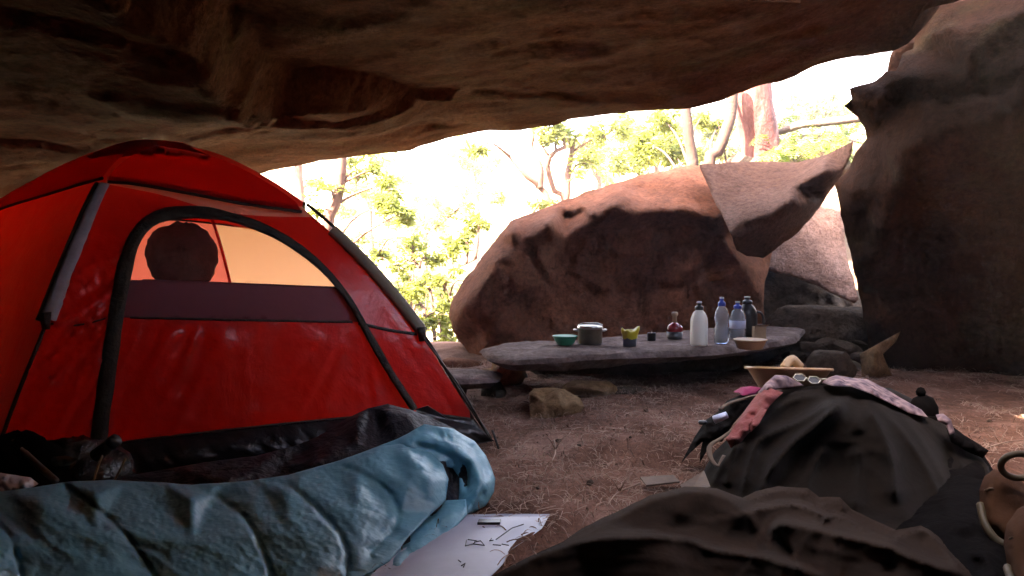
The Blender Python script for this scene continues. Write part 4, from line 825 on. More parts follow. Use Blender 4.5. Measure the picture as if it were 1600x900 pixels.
M['red_jam'] = simple('red_glass', (.30, .012, .02), (.2, .008, .012), .15, bmp=.03, spec=.8)
M['tan_plastic'] = simple('tan_plastic', (.44, .28, .15), (.36, .22, .12), .42, scale=6, bmp=.05)
M['yellow_plastic'] = fabric('yellow_plastic', (.62, .55, .03), (.5, .42, .02), trans=.3, rough=.3, wr=.3)
M['grey_enamel'] = simple('grey_enamel', (.085, .09, .11), (.06, .063, .08), .35, bmp=.05)
M['cork'] = simple('pale_wood', (.46, .33, .21), (.36, .25, .15), .7, scale=20)
def at(px, py, z=ZT+.006): return G(px, py, z)
def px_m(px, q): return px/FPX*q[1]
q = at(883, 539); r_ = px_m(19, q)
e = empty('bowl', q, 'small green plastic bowl at the left end of the stone table', 'bowl')
v, f = lathe([(0, .004), (r_*.5, .002), (r_*.55, .0), (r_*.62, .004), (r_*.85, .028), (r_, .055), (r_*1.04, .058), (r_*.97, .060), (r_*.82, .032), (r_*.55, .010), (0, .008)], 32, q); mk('basin', v, f, M['green_plastic'], e)
v, f = lathe([(r_*.98, .055), (r_*1.05, .056), (r_*1.05, .061), (r_*.98, .062)], 32, q); mk('rim', v, f, M['green_plastic'], e)
q = at(922, 537); r_ = px_m(19, q)
e = empty('cooking_pot', q, 'lidded steel cooking pot beside the green bowl', 'pot')
v, f = lathe([(0, 0), (r_*.93, 0), (r_, .01), (r_, .10), (r_*1.03, .103)], 36, q); mk('pot_body', v, f, M['pot_dark'], e)
v, f = lathe([(r_*1.06, .100), (r_*1.06, .112), (r_*.98, .120), (r_*.6, .124), (0, .126)], 36, q); mk('lid', v, f, M['steel'], e)
for s in (-1, 1):
    v, f = tube(resample(np.array([q+[s*r_*.98, -.03, .085], q+[s*(r_+.022), -.02, .092], q+[s*(r_+.022), .02, .092], q+[s*r_*.98, .03, .085]]), 14), .006, 8); mk('handle', v, f, M['steel'], e)
v, f = tube(resample(np.array([q+[-r_*.98, -.02, .125], q+[-r_*.5, -.05, .138], q+[r_*.5, -.05, .138], q+[r_*.98, -.02, .125]]), 20), .004, 8); mk('bail', v, f, M['steel'], e)
q = at(984, 541); r_ = px_m(10.5, q)
e = empty('mug', q, 'grey mug with a yellow plastic bag crumpled over its rim', 'mug')
v, f = lathe([(0, 0), (r_*.95, 0), (r_, .008), (r_*1.02, .075), (r_*1.06, .078), (r_*.95, .074), (r_*.9, .012), (0, .01)], 28, q); mk('cup', v, f, M['grey_enamel'], e)
a = np.linspace(0, 2*math.pi, 40, endpoint=False); rows = []
for k, (rr, zz, w_) in enumerate([(1.10, .050, .1), (1.13, .068, .08), (1.18, .085, .16), (1.15, .100, .22), (.95, .103, .2), (.6, .088, .2), (.1, .082, .1)]):
    nz = fbm(np.c_[np.cos(a)*2.2, np.sin(a)*2.2, 0*a+k*.4], 3, 121); ear = .022*np.exp(-((np.cos(a)-1)/.18)**2)+.014*np.exp(-((np.cos(a)+1)/.15)**2)
    rad = r_*(rr+w_*nz)+(ear*.5 if 1 < k < 5 else 0); rows.append(np.c_[np.cos(a)*rad, np.sin(a)*rad, zz+.012*nz+(ear if 1 < k < 5 else 0)]+q)
V = np.stack(rows, 1); mk('plastic_bag', V.reshape(-1, 3), grid_faces(40, 7, wrap=True), M['yellow_plastic'], e)
q = at(1018, 532); r_ = px_m(6.5, q)
e = empty('cup', q, 'tiny dark cup between the mug and the red jar', 'cup')
v, f = lathe([(0, 0), (r_, 0), (r_*1.02, .05), (r_*1.05, .053), (r_*.92, .05), (r_*.85, .035), (0, .034)], 24, q); mk('cup_body', v, f, M['black_plastic'], e)
v, f = tube(np.array([q+[0, 0, .03], q+[.002, 0, .062]]), .003, 6); mk('wick', v, f, M['cork'], e)
q = at(1054, 529); r_ = px_m(13, q)
e = empty('jar', q, 'squat red and dark glass jar with a slim pale stopper', 'jar')
v, f = lathe([(0, 0), (r_*.85, 0), (r_*.95, .012), (r_*.97, .05)], 30, q); mk('base', v, f, M['grey_enamel'], e)
v, f = lathe([(r_*.97, .05), (r_*1.0, .07), (r_*.9, .088), (r_*.45, .108), (r_*.28, .115)], 30, q); mk('shoulder', v, f, M['red_jam'], e)
v, f = lathe([(r_*.28, .113), (r_*.26, .155), (r_*.38, .162), (r_*.42, .176), (r_*.3, .186), (0, .188)], 20, q); mk('stopper', v, f, M['cork'], e)
def bottle(px, py, wpx, hpx, label, mat, capm, water=None, waist=False, z=ZT+.006, group=None, lab=False):
    q = at(px, py, z); r = px_m(wpx/2, q); h = hpx/FPX*q[1]*1.0; e = empty('bottle', q, label, 'bottle', group); hb = h*.80
    if waist: pr = [(0, .004), (r*.8, 0), (r*.97, .012), (r, .04), (r, hb*.36), (r*.86, hb*.47), (r*.84, hb*.53), (r*.97, hb*.66), (r*.98, hb*.76), (r*.8, hb*.9), (r*.42, hb), (r*.36, hb*1.03)]
    else: pr = [(0, .004), (r*.85, 0), (r*.98, .012), (r, .04), (r, hb*.68), (r*.94, hb*.78), (r*.72, hb*.91), (r*.40, hb), (r*.36, hb*1.03)]
    v, f = lathe(pr, 32, q); mk('bottle_body', v, f, mat, e)
    c0 = hb*1.0; v, f = lathe([(r*.46, c0), (r*.50, c0+.004), (r*.50, c0+h*.07), (r*.44, c0+h*.085), (r*.26, c0+h*.10), (r*.24, c0+h*.15), (r*.30, c0+h*.16), (r*.28, c0+h*.185), (0, c0+h*.19)], 24, q); cp = mk('cap', v, f, capm, e)
    v, f = lathe([(r*.25, c0+h*.152), (r*.31, c0+h*.16), (r*.29, c0+h*.188), (0, c0+h*.193)], 16, q); mk('spout', v, f, M['white_plastic'], cp)
    if water:
        v, f = lathe([(0, .008), (r*.8, .006), (r*.9, .016), (r*.92, hb*water-.002), (0, hb*water)], 28, q); mk('drink', v, f, M['water'], e)
    if lab: v, f = lathe([(r*1.012, hb*.36), (r*1.012, hb*.62)], 32, q); mk('label_band', v, f, M['label'], e)
    return e, q, r, h
bottle(1092, 540, 27, 70, 'opaque white plastic bottle with a black sports cap', M['white_plastic'], M['black_plastic'])
bottle(1127, 537, 23, 74, 'tall clear waisted bottle with a blue sports cap', M['clear'], M['blue_plastic'], .42, True)
bottle(1152, 530, 25, 60, 'shorter clear bottle with blue cap nearest the black bottle', M['clear'], M['blue_plastic'], .5, False, lab=True)
e, q, r, h = bottle(1167, 526, 31, 64, 'black flask standing behind the clear bottles', M['black_plastic'], M['black_plastic'])
v, f = tube(resample(np.array([q+[r*.9, 0, h*.62], q+[r*1.5, 0, h*.55], q+[r*1.65, -.01, h*.3], q+[r*1.5, -.01, h*.12]]), 14), .009, 8); mk('handle', v, f, M['black_plastic'], e)
q = at(1172, 545); r_ = px_m(25, q)
e = empty('bowl', q, 'shallow tan bowl on the table in front of the black flask', 'bowl')
v, f = lathe([(0, .003), (r_*.7, 0), (r_*.78, .004), (r_*.95, .045), (r_, .055), (r_*.96, .057), (r_*.72, .012), (0, .009)], 32, q); mk('basin', v, f, M['tan_plastic'], e)
v, f = lathe([(r_*.97, .052), (r_*1.05, .053), (r_*1.05, .060), (r_*.95, .060)], 32, q); mk('rim', v, f, M['tan_plastic'], e)
q = at(1186, 529); e = empty('carton', q, 'small tan open carton beside the handle of the black flask', 'carton')
b = MB(); 
for dx, dy, sx_, sy_ in [(0, -.03, .04, .003), (0, .03, .04, .003), (-.037, 0, .003, .03), (.037, 0, .003, .03)]:
    x0, x1, y0, y1 = q[0]+dx-sx_, q[0]+dx+sx_, q[1]+dy-sy_, q[1]+dy+sy_; V = [(x, y, z) for z in (q[2], q[2]+.085+.01*dx) for x, y in ((x0, y0), (x1, y0), (x1, y1), (x0, y1))]
    b.add(V, [(0, 3, 2, 1), (4, 5, 6, 7), (0, 1, 5, 4), (1, 2, 6, 5), (2, 3, 7, 6), (3, 0, 4, 7)])
b.build('box_walls', M['cork'], e, smooth=False); b = MB(); b.add([(q[0]-.04, q[1]-.033, q[2]+.086), (q[0]+.04, q[1]-.033, q[2]+.086), (q[0]+.05, q[1]-.07, q[2]+.105), (q[0]-.045, q[1]-.07, q[2]+.10)], [(0, 1, 2, 3)]); b.build('lid_flap', M['cork'], e, smooth=False)

# ------------------------------------------------------------------ draped cloth (a small position-based solver)
def clothobj(name, p, mat, parent=None, label=None, cat=None, thick=.006, sub=1, group=None):
    nu, nv = p.shape[:2]; f = grid_faces(nu, nv)
    n_ = np.cross(p[-1, 0]-p[0, 0], p[0, -1]-p[0, 0]); f = f if n_[2] > 0 else [q[::-1] for q in f]
    o = mk(name, p.reshape(-1, 3), f, mat, parent, org=p.reshape(-1, 3).mean(0)*[1, 1, 0] if parent is None else None)
    if thick: s = o.modifiers.new('thickness', 'SOLIDIFY'); s.thickness = thick; s.offset = -1
    if sub: s = o.modifiers.new('smooth', 'SUBSURF'); s.levels = sub; s.render_levels = sub
    return tag(o, label, cat, group)
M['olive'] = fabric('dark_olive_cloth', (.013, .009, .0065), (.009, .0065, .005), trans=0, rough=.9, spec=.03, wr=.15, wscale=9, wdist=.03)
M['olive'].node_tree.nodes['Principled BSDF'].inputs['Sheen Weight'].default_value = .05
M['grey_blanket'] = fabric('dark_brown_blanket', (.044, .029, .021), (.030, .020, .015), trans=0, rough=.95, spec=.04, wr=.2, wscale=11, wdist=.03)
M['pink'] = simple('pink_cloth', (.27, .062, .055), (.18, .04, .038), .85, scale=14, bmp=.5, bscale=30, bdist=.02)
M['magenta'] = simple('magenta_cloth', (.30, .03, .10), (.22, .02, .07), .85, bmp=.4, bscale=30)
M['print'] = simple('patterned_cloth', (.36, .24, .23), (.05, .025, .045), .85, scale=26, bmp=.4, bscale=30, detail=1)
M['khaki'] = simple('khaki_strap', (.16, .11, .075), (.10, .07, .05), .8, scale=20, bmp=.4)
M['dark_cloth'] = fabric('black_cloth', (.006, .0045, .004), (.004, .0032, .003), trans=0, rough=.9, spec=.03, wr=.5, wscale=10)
# --- the jacket over the heap and the blanket in the foreground: creased relief, resting on the floor
def creases(sc_, ang, k1, k2, amp_):
    ca, sa = math.cos(ang), math.sin(ang)
    def f(vv, F):
        u_, v_ = vv[:, 0]*ca+vv[:, 1]*sa, -vv[:, 0]*sa+vv[:, 1]*ca; w_ = fbm(np.c_[vv*.012, 0*u_], 3, 201)*14
        return amp_*(fbm(np.c_[(u_+w_)*k1, (v_+w_)*k2, 0*u_], 4, 203, ridged=True)+.25*fbm(np.c_[vv*sc_, 0*u_], 4, 205))
    return f
FL_ = []
def folds(lines):
    FL_.append([resample(np.array(q, float), 40)-[0, dy] for q, a, wf, wb in lines if wb < 6 for dy in (-4, 0, 4, 9)])
    L_ = [(resample(np.array(q, float), 50), a, wf, wb) for q, a, wf, wb in lines]
    def f(vv):
        out = np.zeros(len(vv)); wob = fbm(np.c_[vv*.012, 0*vv[:, 0]], 2, 231)
        for q, a, wf, wb in L_:
            d2 = np.full(len(vv), 1e9); t_ = np.zeros(len(vv)); sd_ = np.zeros(len(vv))
            for k in range(len(q)-1):
                ab = q[k+1]-q[k]; t = np.clip(((vv-q[k])@ab)/(ab@ab+1e-9), 0, 1); e = vv-q[k]-t[:, None]*ab; d = np.hypot(*e.T); m_ = d < d2; d2[m_] = d[m_]; t_[m_] = (k+t[m_])/(len(q)-1); sd_[m_] = (ab[0]*e[:, 1]-ab[1]*e[:, 0])[m_]
            w_ = np.where(sd_ > 0, wf, wb)*(1+.35*wob); tap = np.clip(np.minimum(t_, 1-t_)*6+.25, 0, 1)
            out = out-a*tap*(np.exp(-np.sqrt(d2*d2+2.0)/w_))*(1+.25*wob)
        return out
    return f
pk_ = (1332, 614)
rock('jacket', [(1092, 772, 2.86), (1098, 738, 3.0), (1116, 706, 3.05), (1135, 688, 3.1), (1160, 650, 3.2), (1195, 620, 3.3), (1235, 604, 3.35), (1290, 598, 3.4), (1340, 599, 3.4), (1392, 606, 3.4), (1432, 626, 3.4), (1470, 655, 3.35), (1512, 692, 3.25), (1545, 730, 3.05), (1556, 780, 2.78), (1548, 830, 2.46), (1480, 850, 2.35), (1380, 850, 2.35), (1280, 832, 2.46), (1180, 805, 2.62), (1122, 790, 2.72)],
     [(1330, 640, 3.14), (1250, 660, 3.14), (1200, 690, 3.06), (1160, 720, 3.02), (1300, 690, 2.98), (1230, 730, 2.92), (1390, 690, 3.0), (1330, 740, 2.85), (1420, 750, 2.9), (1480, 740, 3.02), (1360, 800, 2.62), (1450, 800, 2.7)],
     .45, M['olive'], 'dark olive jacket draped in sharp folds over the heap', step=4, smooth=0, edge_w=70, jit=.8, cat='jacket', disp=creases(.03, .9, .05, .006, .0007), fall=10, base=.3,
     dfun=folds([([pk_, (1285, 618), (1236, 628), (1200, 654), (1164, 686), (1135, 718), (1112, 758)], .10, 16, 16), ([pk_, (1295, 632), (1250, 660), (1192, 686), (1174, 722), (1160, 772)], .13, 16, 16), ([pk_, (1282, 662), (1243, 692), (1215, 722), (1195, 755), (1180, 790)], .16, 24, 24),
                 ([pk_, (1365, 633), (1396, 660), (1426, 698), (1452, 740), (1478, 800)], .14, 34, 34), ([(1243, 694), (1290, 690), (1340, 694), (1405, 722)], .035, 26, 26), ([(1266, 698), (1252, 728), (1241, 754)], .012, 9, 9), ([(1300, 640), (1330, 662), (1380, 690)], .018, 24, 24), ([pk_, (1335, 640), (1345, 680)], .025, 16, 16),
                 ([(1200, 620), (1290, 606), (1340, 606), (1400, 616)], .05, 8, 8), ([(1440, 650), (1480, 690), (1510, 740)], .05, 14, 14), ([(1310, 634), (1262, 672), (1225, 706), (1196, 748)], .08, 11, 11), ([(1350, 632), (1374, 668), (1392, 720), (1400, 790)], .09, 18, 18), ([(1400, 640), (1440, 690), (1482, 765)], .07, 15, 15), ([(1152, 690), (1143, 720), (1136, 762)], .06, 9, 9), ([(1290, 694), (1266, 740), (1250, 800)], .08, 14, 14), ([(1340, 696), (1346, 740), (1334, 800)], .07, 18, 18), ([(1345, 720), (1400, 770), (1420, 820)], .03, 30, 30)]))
rock('blanket', [(745, 925, 2.0), (775, 896, 2.13), (830, 868, 2.26), (880, 846, 2.38), (915, 822, 2.44), (956, 803, 2.48), (1015, 774, 2.5), (1070, 760, 2.5), (1120, 763, 2.5), (1160, 778, 2.5), (1180, 768, 2.58), (1215, 760, 2.6), (1262, 763, 2.6), (1280, 776, 2.58), (1312, 777, 2.55), (1330, 795, 2.5), (1370, 815, 2.48), (1400, 828, 2.43), (1440, 821, 2.4), (1470, 838, 2.35), (1500, 868, 2.24), (1530, 895, 2.11), (1560, 930, 1.98), (1560, 980, 1.8), (1100, 990, 1.7), (720, 985, 1.78)],
     [(960, 830, 2.36), (1060, 800, 2.36), (1130, 810, 2.36), (1060, 835, 2.33), (900, 880, 2.17), (1050, 880, 2.1), (1150, 900, 2.06), (1250, 830, 2.33), (1300, 860, 2.2), (1350, 890, 2.1), (1450, 870, 2.2), (1000, 940, 1.92), (1250, 940, 1.92)],
     .35, M['grey_blanket'], 'rumpled dark brown blanket across the foreground', step=4, smooth=1, edge_w=60, jit=.8, cat='blanket', disp=creases(.03, .35, .006, .05, .0008), fall=10, base=.3,
     dfun=folds([([(780, 892), (880, 852), (985, 838), (1075, 843), (1112, 857), (1200, 872), (1290, 902)], .24, 55, 6), ([(896, 846), (960, 811), (1015, 783), (1070, 769), (1120, 773), (1160, 796), (1192, 832)], .13, 45, 12), ([(1172, 781), (1215, 767), (1266, 771)], .06, 18, 5), ([(1165, 800), (1240, 788), (1296, 810)], .14, 30, 5), ([(1272, 793), (1308, 784), (1322, 800)], .06, 16, 5),
                 ([(1196, 844), (1222, 818), (1300, 833), (1380, 852), (1430, 872), (1510, 898)], .21, 44, 6), ([(1280, 821), (1302, 806), (1360, 832), (1406, 852)], .10, 22, 5), ([(1386, 845), (1440, 828), (1468, 850), (1508, 892)], .10, 24, 5), ([(1204, 834), (1196, 852), (1186, 872)], .02, 14, 14),
                 ([(830, 878), (950, 858), (1060, 866)], .014, 20, 10), ([(840, 898), (1000, 872), (1110, 890)], .018, 24, 10), ([(965, 848), (1025, 852), (1060, 862)], .008, 14, 9), ([(1110, 788), (1155, 808), (1182, 834)], .022, 20, 14), ([(940, 838), (1000, 812), (1060, 818)], .012, 22, 16), ([(1010, 830), (1080, 812), (1130, 826)], .010, 20, 16), ([(1250, 850), (1320, 866), (1400, 892)], .022, 26, 12), ([(1100, 880), (1180, 890), (1260, 915)], .02, 26, 12), ([(900, 905), (1000, 895), (1100, 915)], .018, 24, 10), ([(1300, 880), (1360, 892), (1420, 915)], .015, 20, 10)]), lines=FL_[-1])
# --- clothes, straps and oddments tucked into the heap
cr = creases(.05, .9, .05, .015, .008)
def rag(name, outline, Y, mat, label, cat, bulge=.05, seed=0):
    o = np.array(outline, float); c = o.mean(0); Ys = np.interp(np.arange(len(o)), np.linspace(0, len(o)-1, len(Y)), Y); ol = [(a, b_, y) for (a, b_), y in zip(o, Ys)]
    vv, ff = fill2d(o, step=7); g = np.random.default_rng(seed); inn = vv[dpoly(o, vv) > 3.0]; pts = [(a, b_, plin(ol, np.array([[a, b_]]))[0]-bulge*g.uniform(.2, 1)) for a, b_ in inn]
    return rock(name, ol, pts, .05, mat, label, step=2.5, smooth=1, edge_w=10, jit=.4, cat=cat, disp=cr, fall=5)
rag('pink_cloth', [(1186, 612), (1203, 606), (1224, 613), (1203, 634), (1182, 662), (1158, 691), (1143, 701), (1134, 686), (1150, 662), (1166, 638)], [3.12, 3.08, 2.98, 2.92, 2.95, 3.08], M['pink'], 'faded pink cloth spilling down the left side of the heap', 'cloth', .05, 3)
rag('pink_cloth', [(1190, 637), (1199, 640), (1186, 662), (1173, 675), (1169, 664)], [2.98, 2.92, 2.9, 2.96], M['pink'], 'narrow red pink strip beside the faded pink cloth', 'cloth', .02, 4)
rag('towel', [(1184, 614), (1197, 598), (1211, 586), (1229, 587), (1243, 594), (1256, 602), (1240, 605), (1218, 607), (1202, 612)], [3.1, 3.2, 3.25, 3.2, 3.1], M['print'], 'light mottled towel in front of the large tan bowl', 'towel', .05, 5)
rag('magenta_cloth', [(1146, 612), (1158, 605), (1174, 603), (1190, 606), (1180, 617), (1160, 618)], [3.3, 3.25, 3.2], M['magenta'], 'magenta cloth showing below the left of the large tan bowl', 'cloth', .03, 6)
rag('patterned_cloth', [(1284, 598), (1292, 591), (1306, 586), (1330, 590), (1356, 593), (1382, 606), (1408, 622), (1440, 640), (1450, 652), (1420, 646), (1390, 630), (1362, 616), (1330, 604), (1300, 603)], [3.2, 3.3, 3.3, 3.15, 3.1, 3.05], M['print'], 'pale patterned cloth along the top right of the heap', 'cloth', .05, 7)
rag('dark_cloth', [(1190, 612), (1160, 616), (1136, 626), (1122, 643), (1103, 656), (1086, 682), (1073, 706), (1064, 724), (1078, 708), (1098, 690), (1094, 708), (1093, 724), (1104, 705), (1114, 688), (1128, 690), (1146, 662), (1170, 634)], [3.3, 3.28, 3.22, 3.15, 3.1, 3.15], M['dark_cloth'], 'black pointed cloth hanging off the far left of the heap', 'cloth', .06, 8)
v, f = tube(resample(np.array([P(1150, 668, 3.0), P(1128, 684, 2.99), P(1110, 696, 2.97), P(1110, 714, 2.93), P(1122, 728, 2.9), P(1132, 712, 2.92)]), 30), .010, 8, .5); tag(mk('khaki_strap', v, f, M['khaki'], org=P(1120, 700, 2.95)), 'looped khaki strap at the left edge of the jacket', 'strap')
v, f = tube(resample(np.array([P(1124, 640, 3.14), P(1140, 630, 3.16), P(1165, 622, 3.17), P(1182, 618, 3.15)]), 20), .009, 8, .6); tag(mk('khaki_strap', v, f, M['khaki'], org=P(1150, 630, 3.16)), 'thin khaki strap across the top of the black pointed cloth', 'strap')
v, f = tube(np.array([P(1116, 656, 3.1), P(1136, 648, 3.08)]), [.016, .013], 12); tag(mk('tape_roll', v, f, M['label'], org=P(1126, 652, 3.1)), 'small pale blue roll tucked on the black pointed cloth', 'roll')
v, f = lathe([(0, -.008), (.016, -.006), (.018, 0), (.016, .006), (0, .008)], 16, P(1098, 660, 3.22), 1, 1); tag(mk('buckle', v, f, M['black_plastic'], org=P(1098, 660, 3.22)), 'round black buckle on the pointed black cloth', 'buckle')
# right flank: dark stuffed lumps
def crumple(name, ol, mat, label, cat, k, amp_, seed, thick=.3, dispf=None, **kw):
    o = np.array(ol, float); vv, ff = fill2d(o[:, :2], step=16); inn = vv[dpoly(o[:, :2], vv) > 7]; g = np.random.default_rng(seed); inn = inn[g.permutation(len(inn))[:k]]; de = dpoly(o[:, :2], inn)
    base = tps(o, .5)(inn); pts = [(a, b_, y-kw.get('bulge', .10)*min(1, d/45)-amp_*g.uniform(-.5, 1)) for (a, b_), y, d in zip(inn, base, de)]
    return rock(name, ol, pts, thick, mat, label, step=5, smooth=1, edge_w=40, jit=.8, cat=cat, disp=dispf or creases(.04, g.uniform(0, 3), .05, .014, .008), fall=9)
crumple('stuffed_bag', [(1376, 610, 3.45), (1420, 626, 3.42), (1468, 652, 3.38), (1505, 678, 3.32), (1535, 706, 3.22), (1554, 738, 3.05), (1550, 785, 2.78), (1500, 800, 2.72), (1440, 770, 2.9), (1400, 690, 3.2)], M['dark_cloth'], 'black stuffed bag bulging behind the jacket on the right', 'bag', 26, .07, 3)
crumple('cloth_bundle', [(1440, 760, 2.85), (1500, 742, 2.92), (1550, 752, 2.85), (1580, 792, 2.66), (1592, 840, 2.4), (1590, 905, 2.08), (1560, 945, 1.95), (1460, 935, 2.0), (1405, 890, 2.2), (1370, 840, 2.45), (1400, 795, 2.68)], M['dark_cloth'], 'low black bundle between the jacket and the brown boots', 'bundle', 26, .06, 4)
bq_ = P(1442, 640, 3.3); e = empty('beanie', bq_-np.array([0, 0, .05]), 'small black knitted hat on top of the black stuffed bag', 'hat')
v, f = lathe([(.052, -.05), (.058, -.045), (.06, -.02), (.056, .012), (.038, .045), (.012, .058), (0, .06)], 28, bq_); v += (.006*fbm(v*30, 2, 3))[:, None]; mk('crown', v, f, M['dark_cloth'], e)
v, f = lathe([(.0, .05), (.016, .055), (.02, .07), (.012, .086), (0, .09)], 16, bq_+np.array([-.01, 0, .004])); mk('bobble', v, f, M['dark_cloth'], e)
v, f = lathe([(.056, -.052), (.064, -.05), (.066, -.02), (.060, -.016)], 28, bq_); mk('brim', v, f, M['dark_cloth'], e)
rag('sock', [(1462, 648), (1474, 646), (1486, 656), (1492, 676), (1484, 680), (1478, 664), (1466, 658)], [3.1, 3.05, 3.02, 3.05], M['print'], 'pale sock crumpled right of the black knitted hat', 'sock', .02, 13)
rag('dark_cloth', [(1478, 668), (1500, 676), (1530, 694), (1545, 704), (1536, 716), (1508, 704), (1486, 690)], [3.15, 3.1, 3.05], M['dark_cloth'], 'black rag trailing onto the straw at the right end of the heap', 'cloth', .04, 14)
# the large tan bowl
q = P(1232, 608, 3.42); r_ = 66/FPX*3.42
e = empty('basin', q, 'large tan plastic bowl sitting on top of the heap', 'bowl'); e.rotation_euler = (R(-7.5), R(1.5), 0)
v, f = lathe([(0, .004), (r_*.62, 0), (r_*.68, .006), (r_*.93, .078), (r_*.97, .085), (r_*.92, .085), (r_*.66, .014), (0, .012)], 44, q); mk('bowl_body', v, f, M['tan_plastic'], e)
v, f = lathe([(r_*.95, .080), (r_*1.0, .080), (r_*1.015, .086), (r_*1.0, .093), (r_*.95, .092)], 44, q); mk('rim', v, f, M['tan_plastic'], e)
v, f = tube(resample(np.array([q+[-.02, 0, .09], q+[.02, .02, .125], q+[.06, .03, .09]]), 12), [.02]*12, 8); tag(mk('food', v, f, M['cork'], org=q), 'pale tan lump of food lying in the large tan bowl', 'food')
# glasses
gl = P(1272, 594, 3.2); e = empty('sunglasses', gl, 'white rimmed sunglasses lying in front of the large tan bowl', 'glasses')
fm = simple('ivory_frame', (.7, .66, .5), bmp=0, rough=.3)
for k, (dx, dz) in enumerate([(-.058, .01), (.0, 0), (.045, -.008)]):
    a = np.linspace(0, 2*math.pi, 7); ring = np.c_[gl[0]+dx+np.cos(a)*.026, np.full(7, gl[1])+.012*np.sin(a), gl[2]+dz+np.sin(a)*.014]
    if k < 2: v, f = tube(ring, .0028, 6); rm = mk('rim', v, f, fm, e); mk('lens', ring[:-1]+[0, .001, 0], [tuple(range(6))], M['black_plastic'], rm, smooth=False)
    else: v, f = tube(np.array([gl+[.026, 0, .004], gl+[.06, .03, .0], gl+[.09, .06, -.01]]), .003, 6); mk('temple', v, f, fm, e)
v, f = tube(np.array([gl+[-.033, 0, .01], gl+[-.026, -.003, .004]]), .003, 6); mk('bridge', v, f, fm, e)
# flat litter beside the heap
c_ = G(1050, 752); V = [G(1000, 745, .02), G(1052, 742, .03), G(1062, 752, .02), G(1010, 758, .01)]
tag(mk('wrapper', np.array(V+[p-np.array([0, 0, .006]) for p in V]), [(3, 2, 1, 0), (4, 5, 6, 7), (0, 1, 5, 4), (1, 2, 6, 5), (2, 3, 7, 6), (3, 0, 4, 7)], M['khaki'], org=c_, smooth=False), 'flat brown wrapper on the ground left of the heap', 'wrapper')
V = [G(1062, 758, .05), G(1100, 735, .07), G(1110, 760, .05), G(1075, 772, .03)]
tag(mk('wallet', np.array(V+[p-np.array([0, 0, .03]) for p in V]), [(3, 2, 1, 0), (4, 5, 6, 7), (0, 1, 5, 4), (1, 2, 6, 5), (2, 3, 7, 6), (3, 0, 4, 7)], M['khaki'], org=G(1085, 755), smooth=False), 'brown leather wallet at the hem of the jacket', 'wallet')

def lump(c, r, seed, mat, label, cat, name, rot=0):
    a = np.linspace(0, 2*math.pi, 40, endpoint=False); th = np.linspace(.001, math.pi-.001, 24); d = np.array([(math.sin(t)*math.cos(q), math.sin(t)*math.sin(q), math.cos(t)) for q in a for t in th])
    rr = 1+.18*fbm(d*1.8+seed, 3, seed)+.13*fbm(d*3.2+seed, 4, seed+1, ridged=True); v = d*rr[:, None]*np.asarray(r); cs, sn = math.cos(rot), math.sin(rot); v = np.c_[v[:, 0]*cs-v[:, 1]*sn, v[:, 0]*sn+v[:, 1]*cs, v[:, 2]]+np.asarray(c)
    return tag(mk(name, v, [q[::-1] for q in grid_faces(40, 24, wrap=True)], mat, org=c), label, cat)
# ------------------------------------------------------------------ boots at the right edge
M['suede'] = simple('brown_suede', (.075, .034, .018), (.048, .022, .012), .9, scale=10, spec=.05, bmp=.4, bscale=120, bdist=.003)
M['sole'] = simple('olive_rubber', (.09, .065, .03), (.06, .045, .02), .6, bmp=.3)
def boot(ol, label, bulge, k, soleline, seed):
    c = P(*ol[len(ol)//2]); e = empty('boot', c*[1, 1, 0], label, 'boot'); o = np.array(ol, float); vv, ff = fill2d(o[:, :2], step=10); de = dpoly(o[:, :2], vv); inn = vv[de > 4]; d = de[de > 4]; base = tps(o, .5)(inn)
    pts = [(a, b_, y-bulge*math.sqrt(1-(1-min(1, q/32))**2)) for (a, b_), y, q in zip(inn, base, d)]
    rock('upper', ol, pts, .09, M['suede'], None, step=4, smooth=2, edge_w=30, jit=.3, name_parent=e, disp=creases(.04, .4, .02, .05, .003), fall=8)
    v, f = tube(resample(np.array([P(*q) for q in soleline]), 24), .011, 8, 1.3); mk('sole', v, f, M['sole'], e)
    for k_ in range(3):
        t = .3+.2*k_; a = np.array(ol[1]); b_ = np.array(ol[-2]); m0 = a+(b_-a)*.0; x0 = ol[2][0]+(ol[4][0]-ol[2][0])*t; y0 = ol[2][1]+22+16*k_; Y0 = ol[2][2]-bulge-.012
        v, f = tube(resample(np.array([P(x0-10, y0, Y0+.01), P(x0, y0-3, Y0), P(x0+12, y0+2, Y0+.01)]), 8), .003, 6); mk('lace', v, f, M['khaki'], e)
boot([(1531, 790, 2.42), (1530, 765, 2.45), (1538, 744, 2.47), (1553, 733, 2.48), (1574, 737, 2.48), (1594, 750, 2.48), (1615, 770, 2.46), (1625, 830, 2.36), (1598, 856, 2.3), (1562, 846, 2.32), (1540, 820, 2.36)], 'rounded brown suede boot below the looped strap at the right edge', .07, 3, [(1531, 788, 2.40), (1540, 822, 2.34), (1562, 848, 2.3), (1598, 858, 2.27)], 1)
boot([(1574, 885, 2.1), (1568, 850, 2.16), (1572, 820, 2.2), (1590, 795, 2.24), (1620, 780, 2.25), (1660, 780, 2.24), (1690, 840, 2.15), (1680, 930, 1.98), (1620, 950, 1.94), (1588, 920, 2.0)], 'paler brown boot nearest the right corner, half out of view', .08, 3, [(1574, 888, 2.08), (1588, 922, 1.98), (1620, 952, 1.92)], 2)
v, f = tube(np.array([P(1592+28*math.cos(t), 728+19*math.sin(t), 2.36+.03*math.sin(t)) for t in np.linspace(0, 2*math.pi, 28)]), .010, 8); tag(mk('strap', v, f, M['sole'], org=P(1590, 728, 2.42)), 'looped olive strap above the brown suede boot', 'strap')

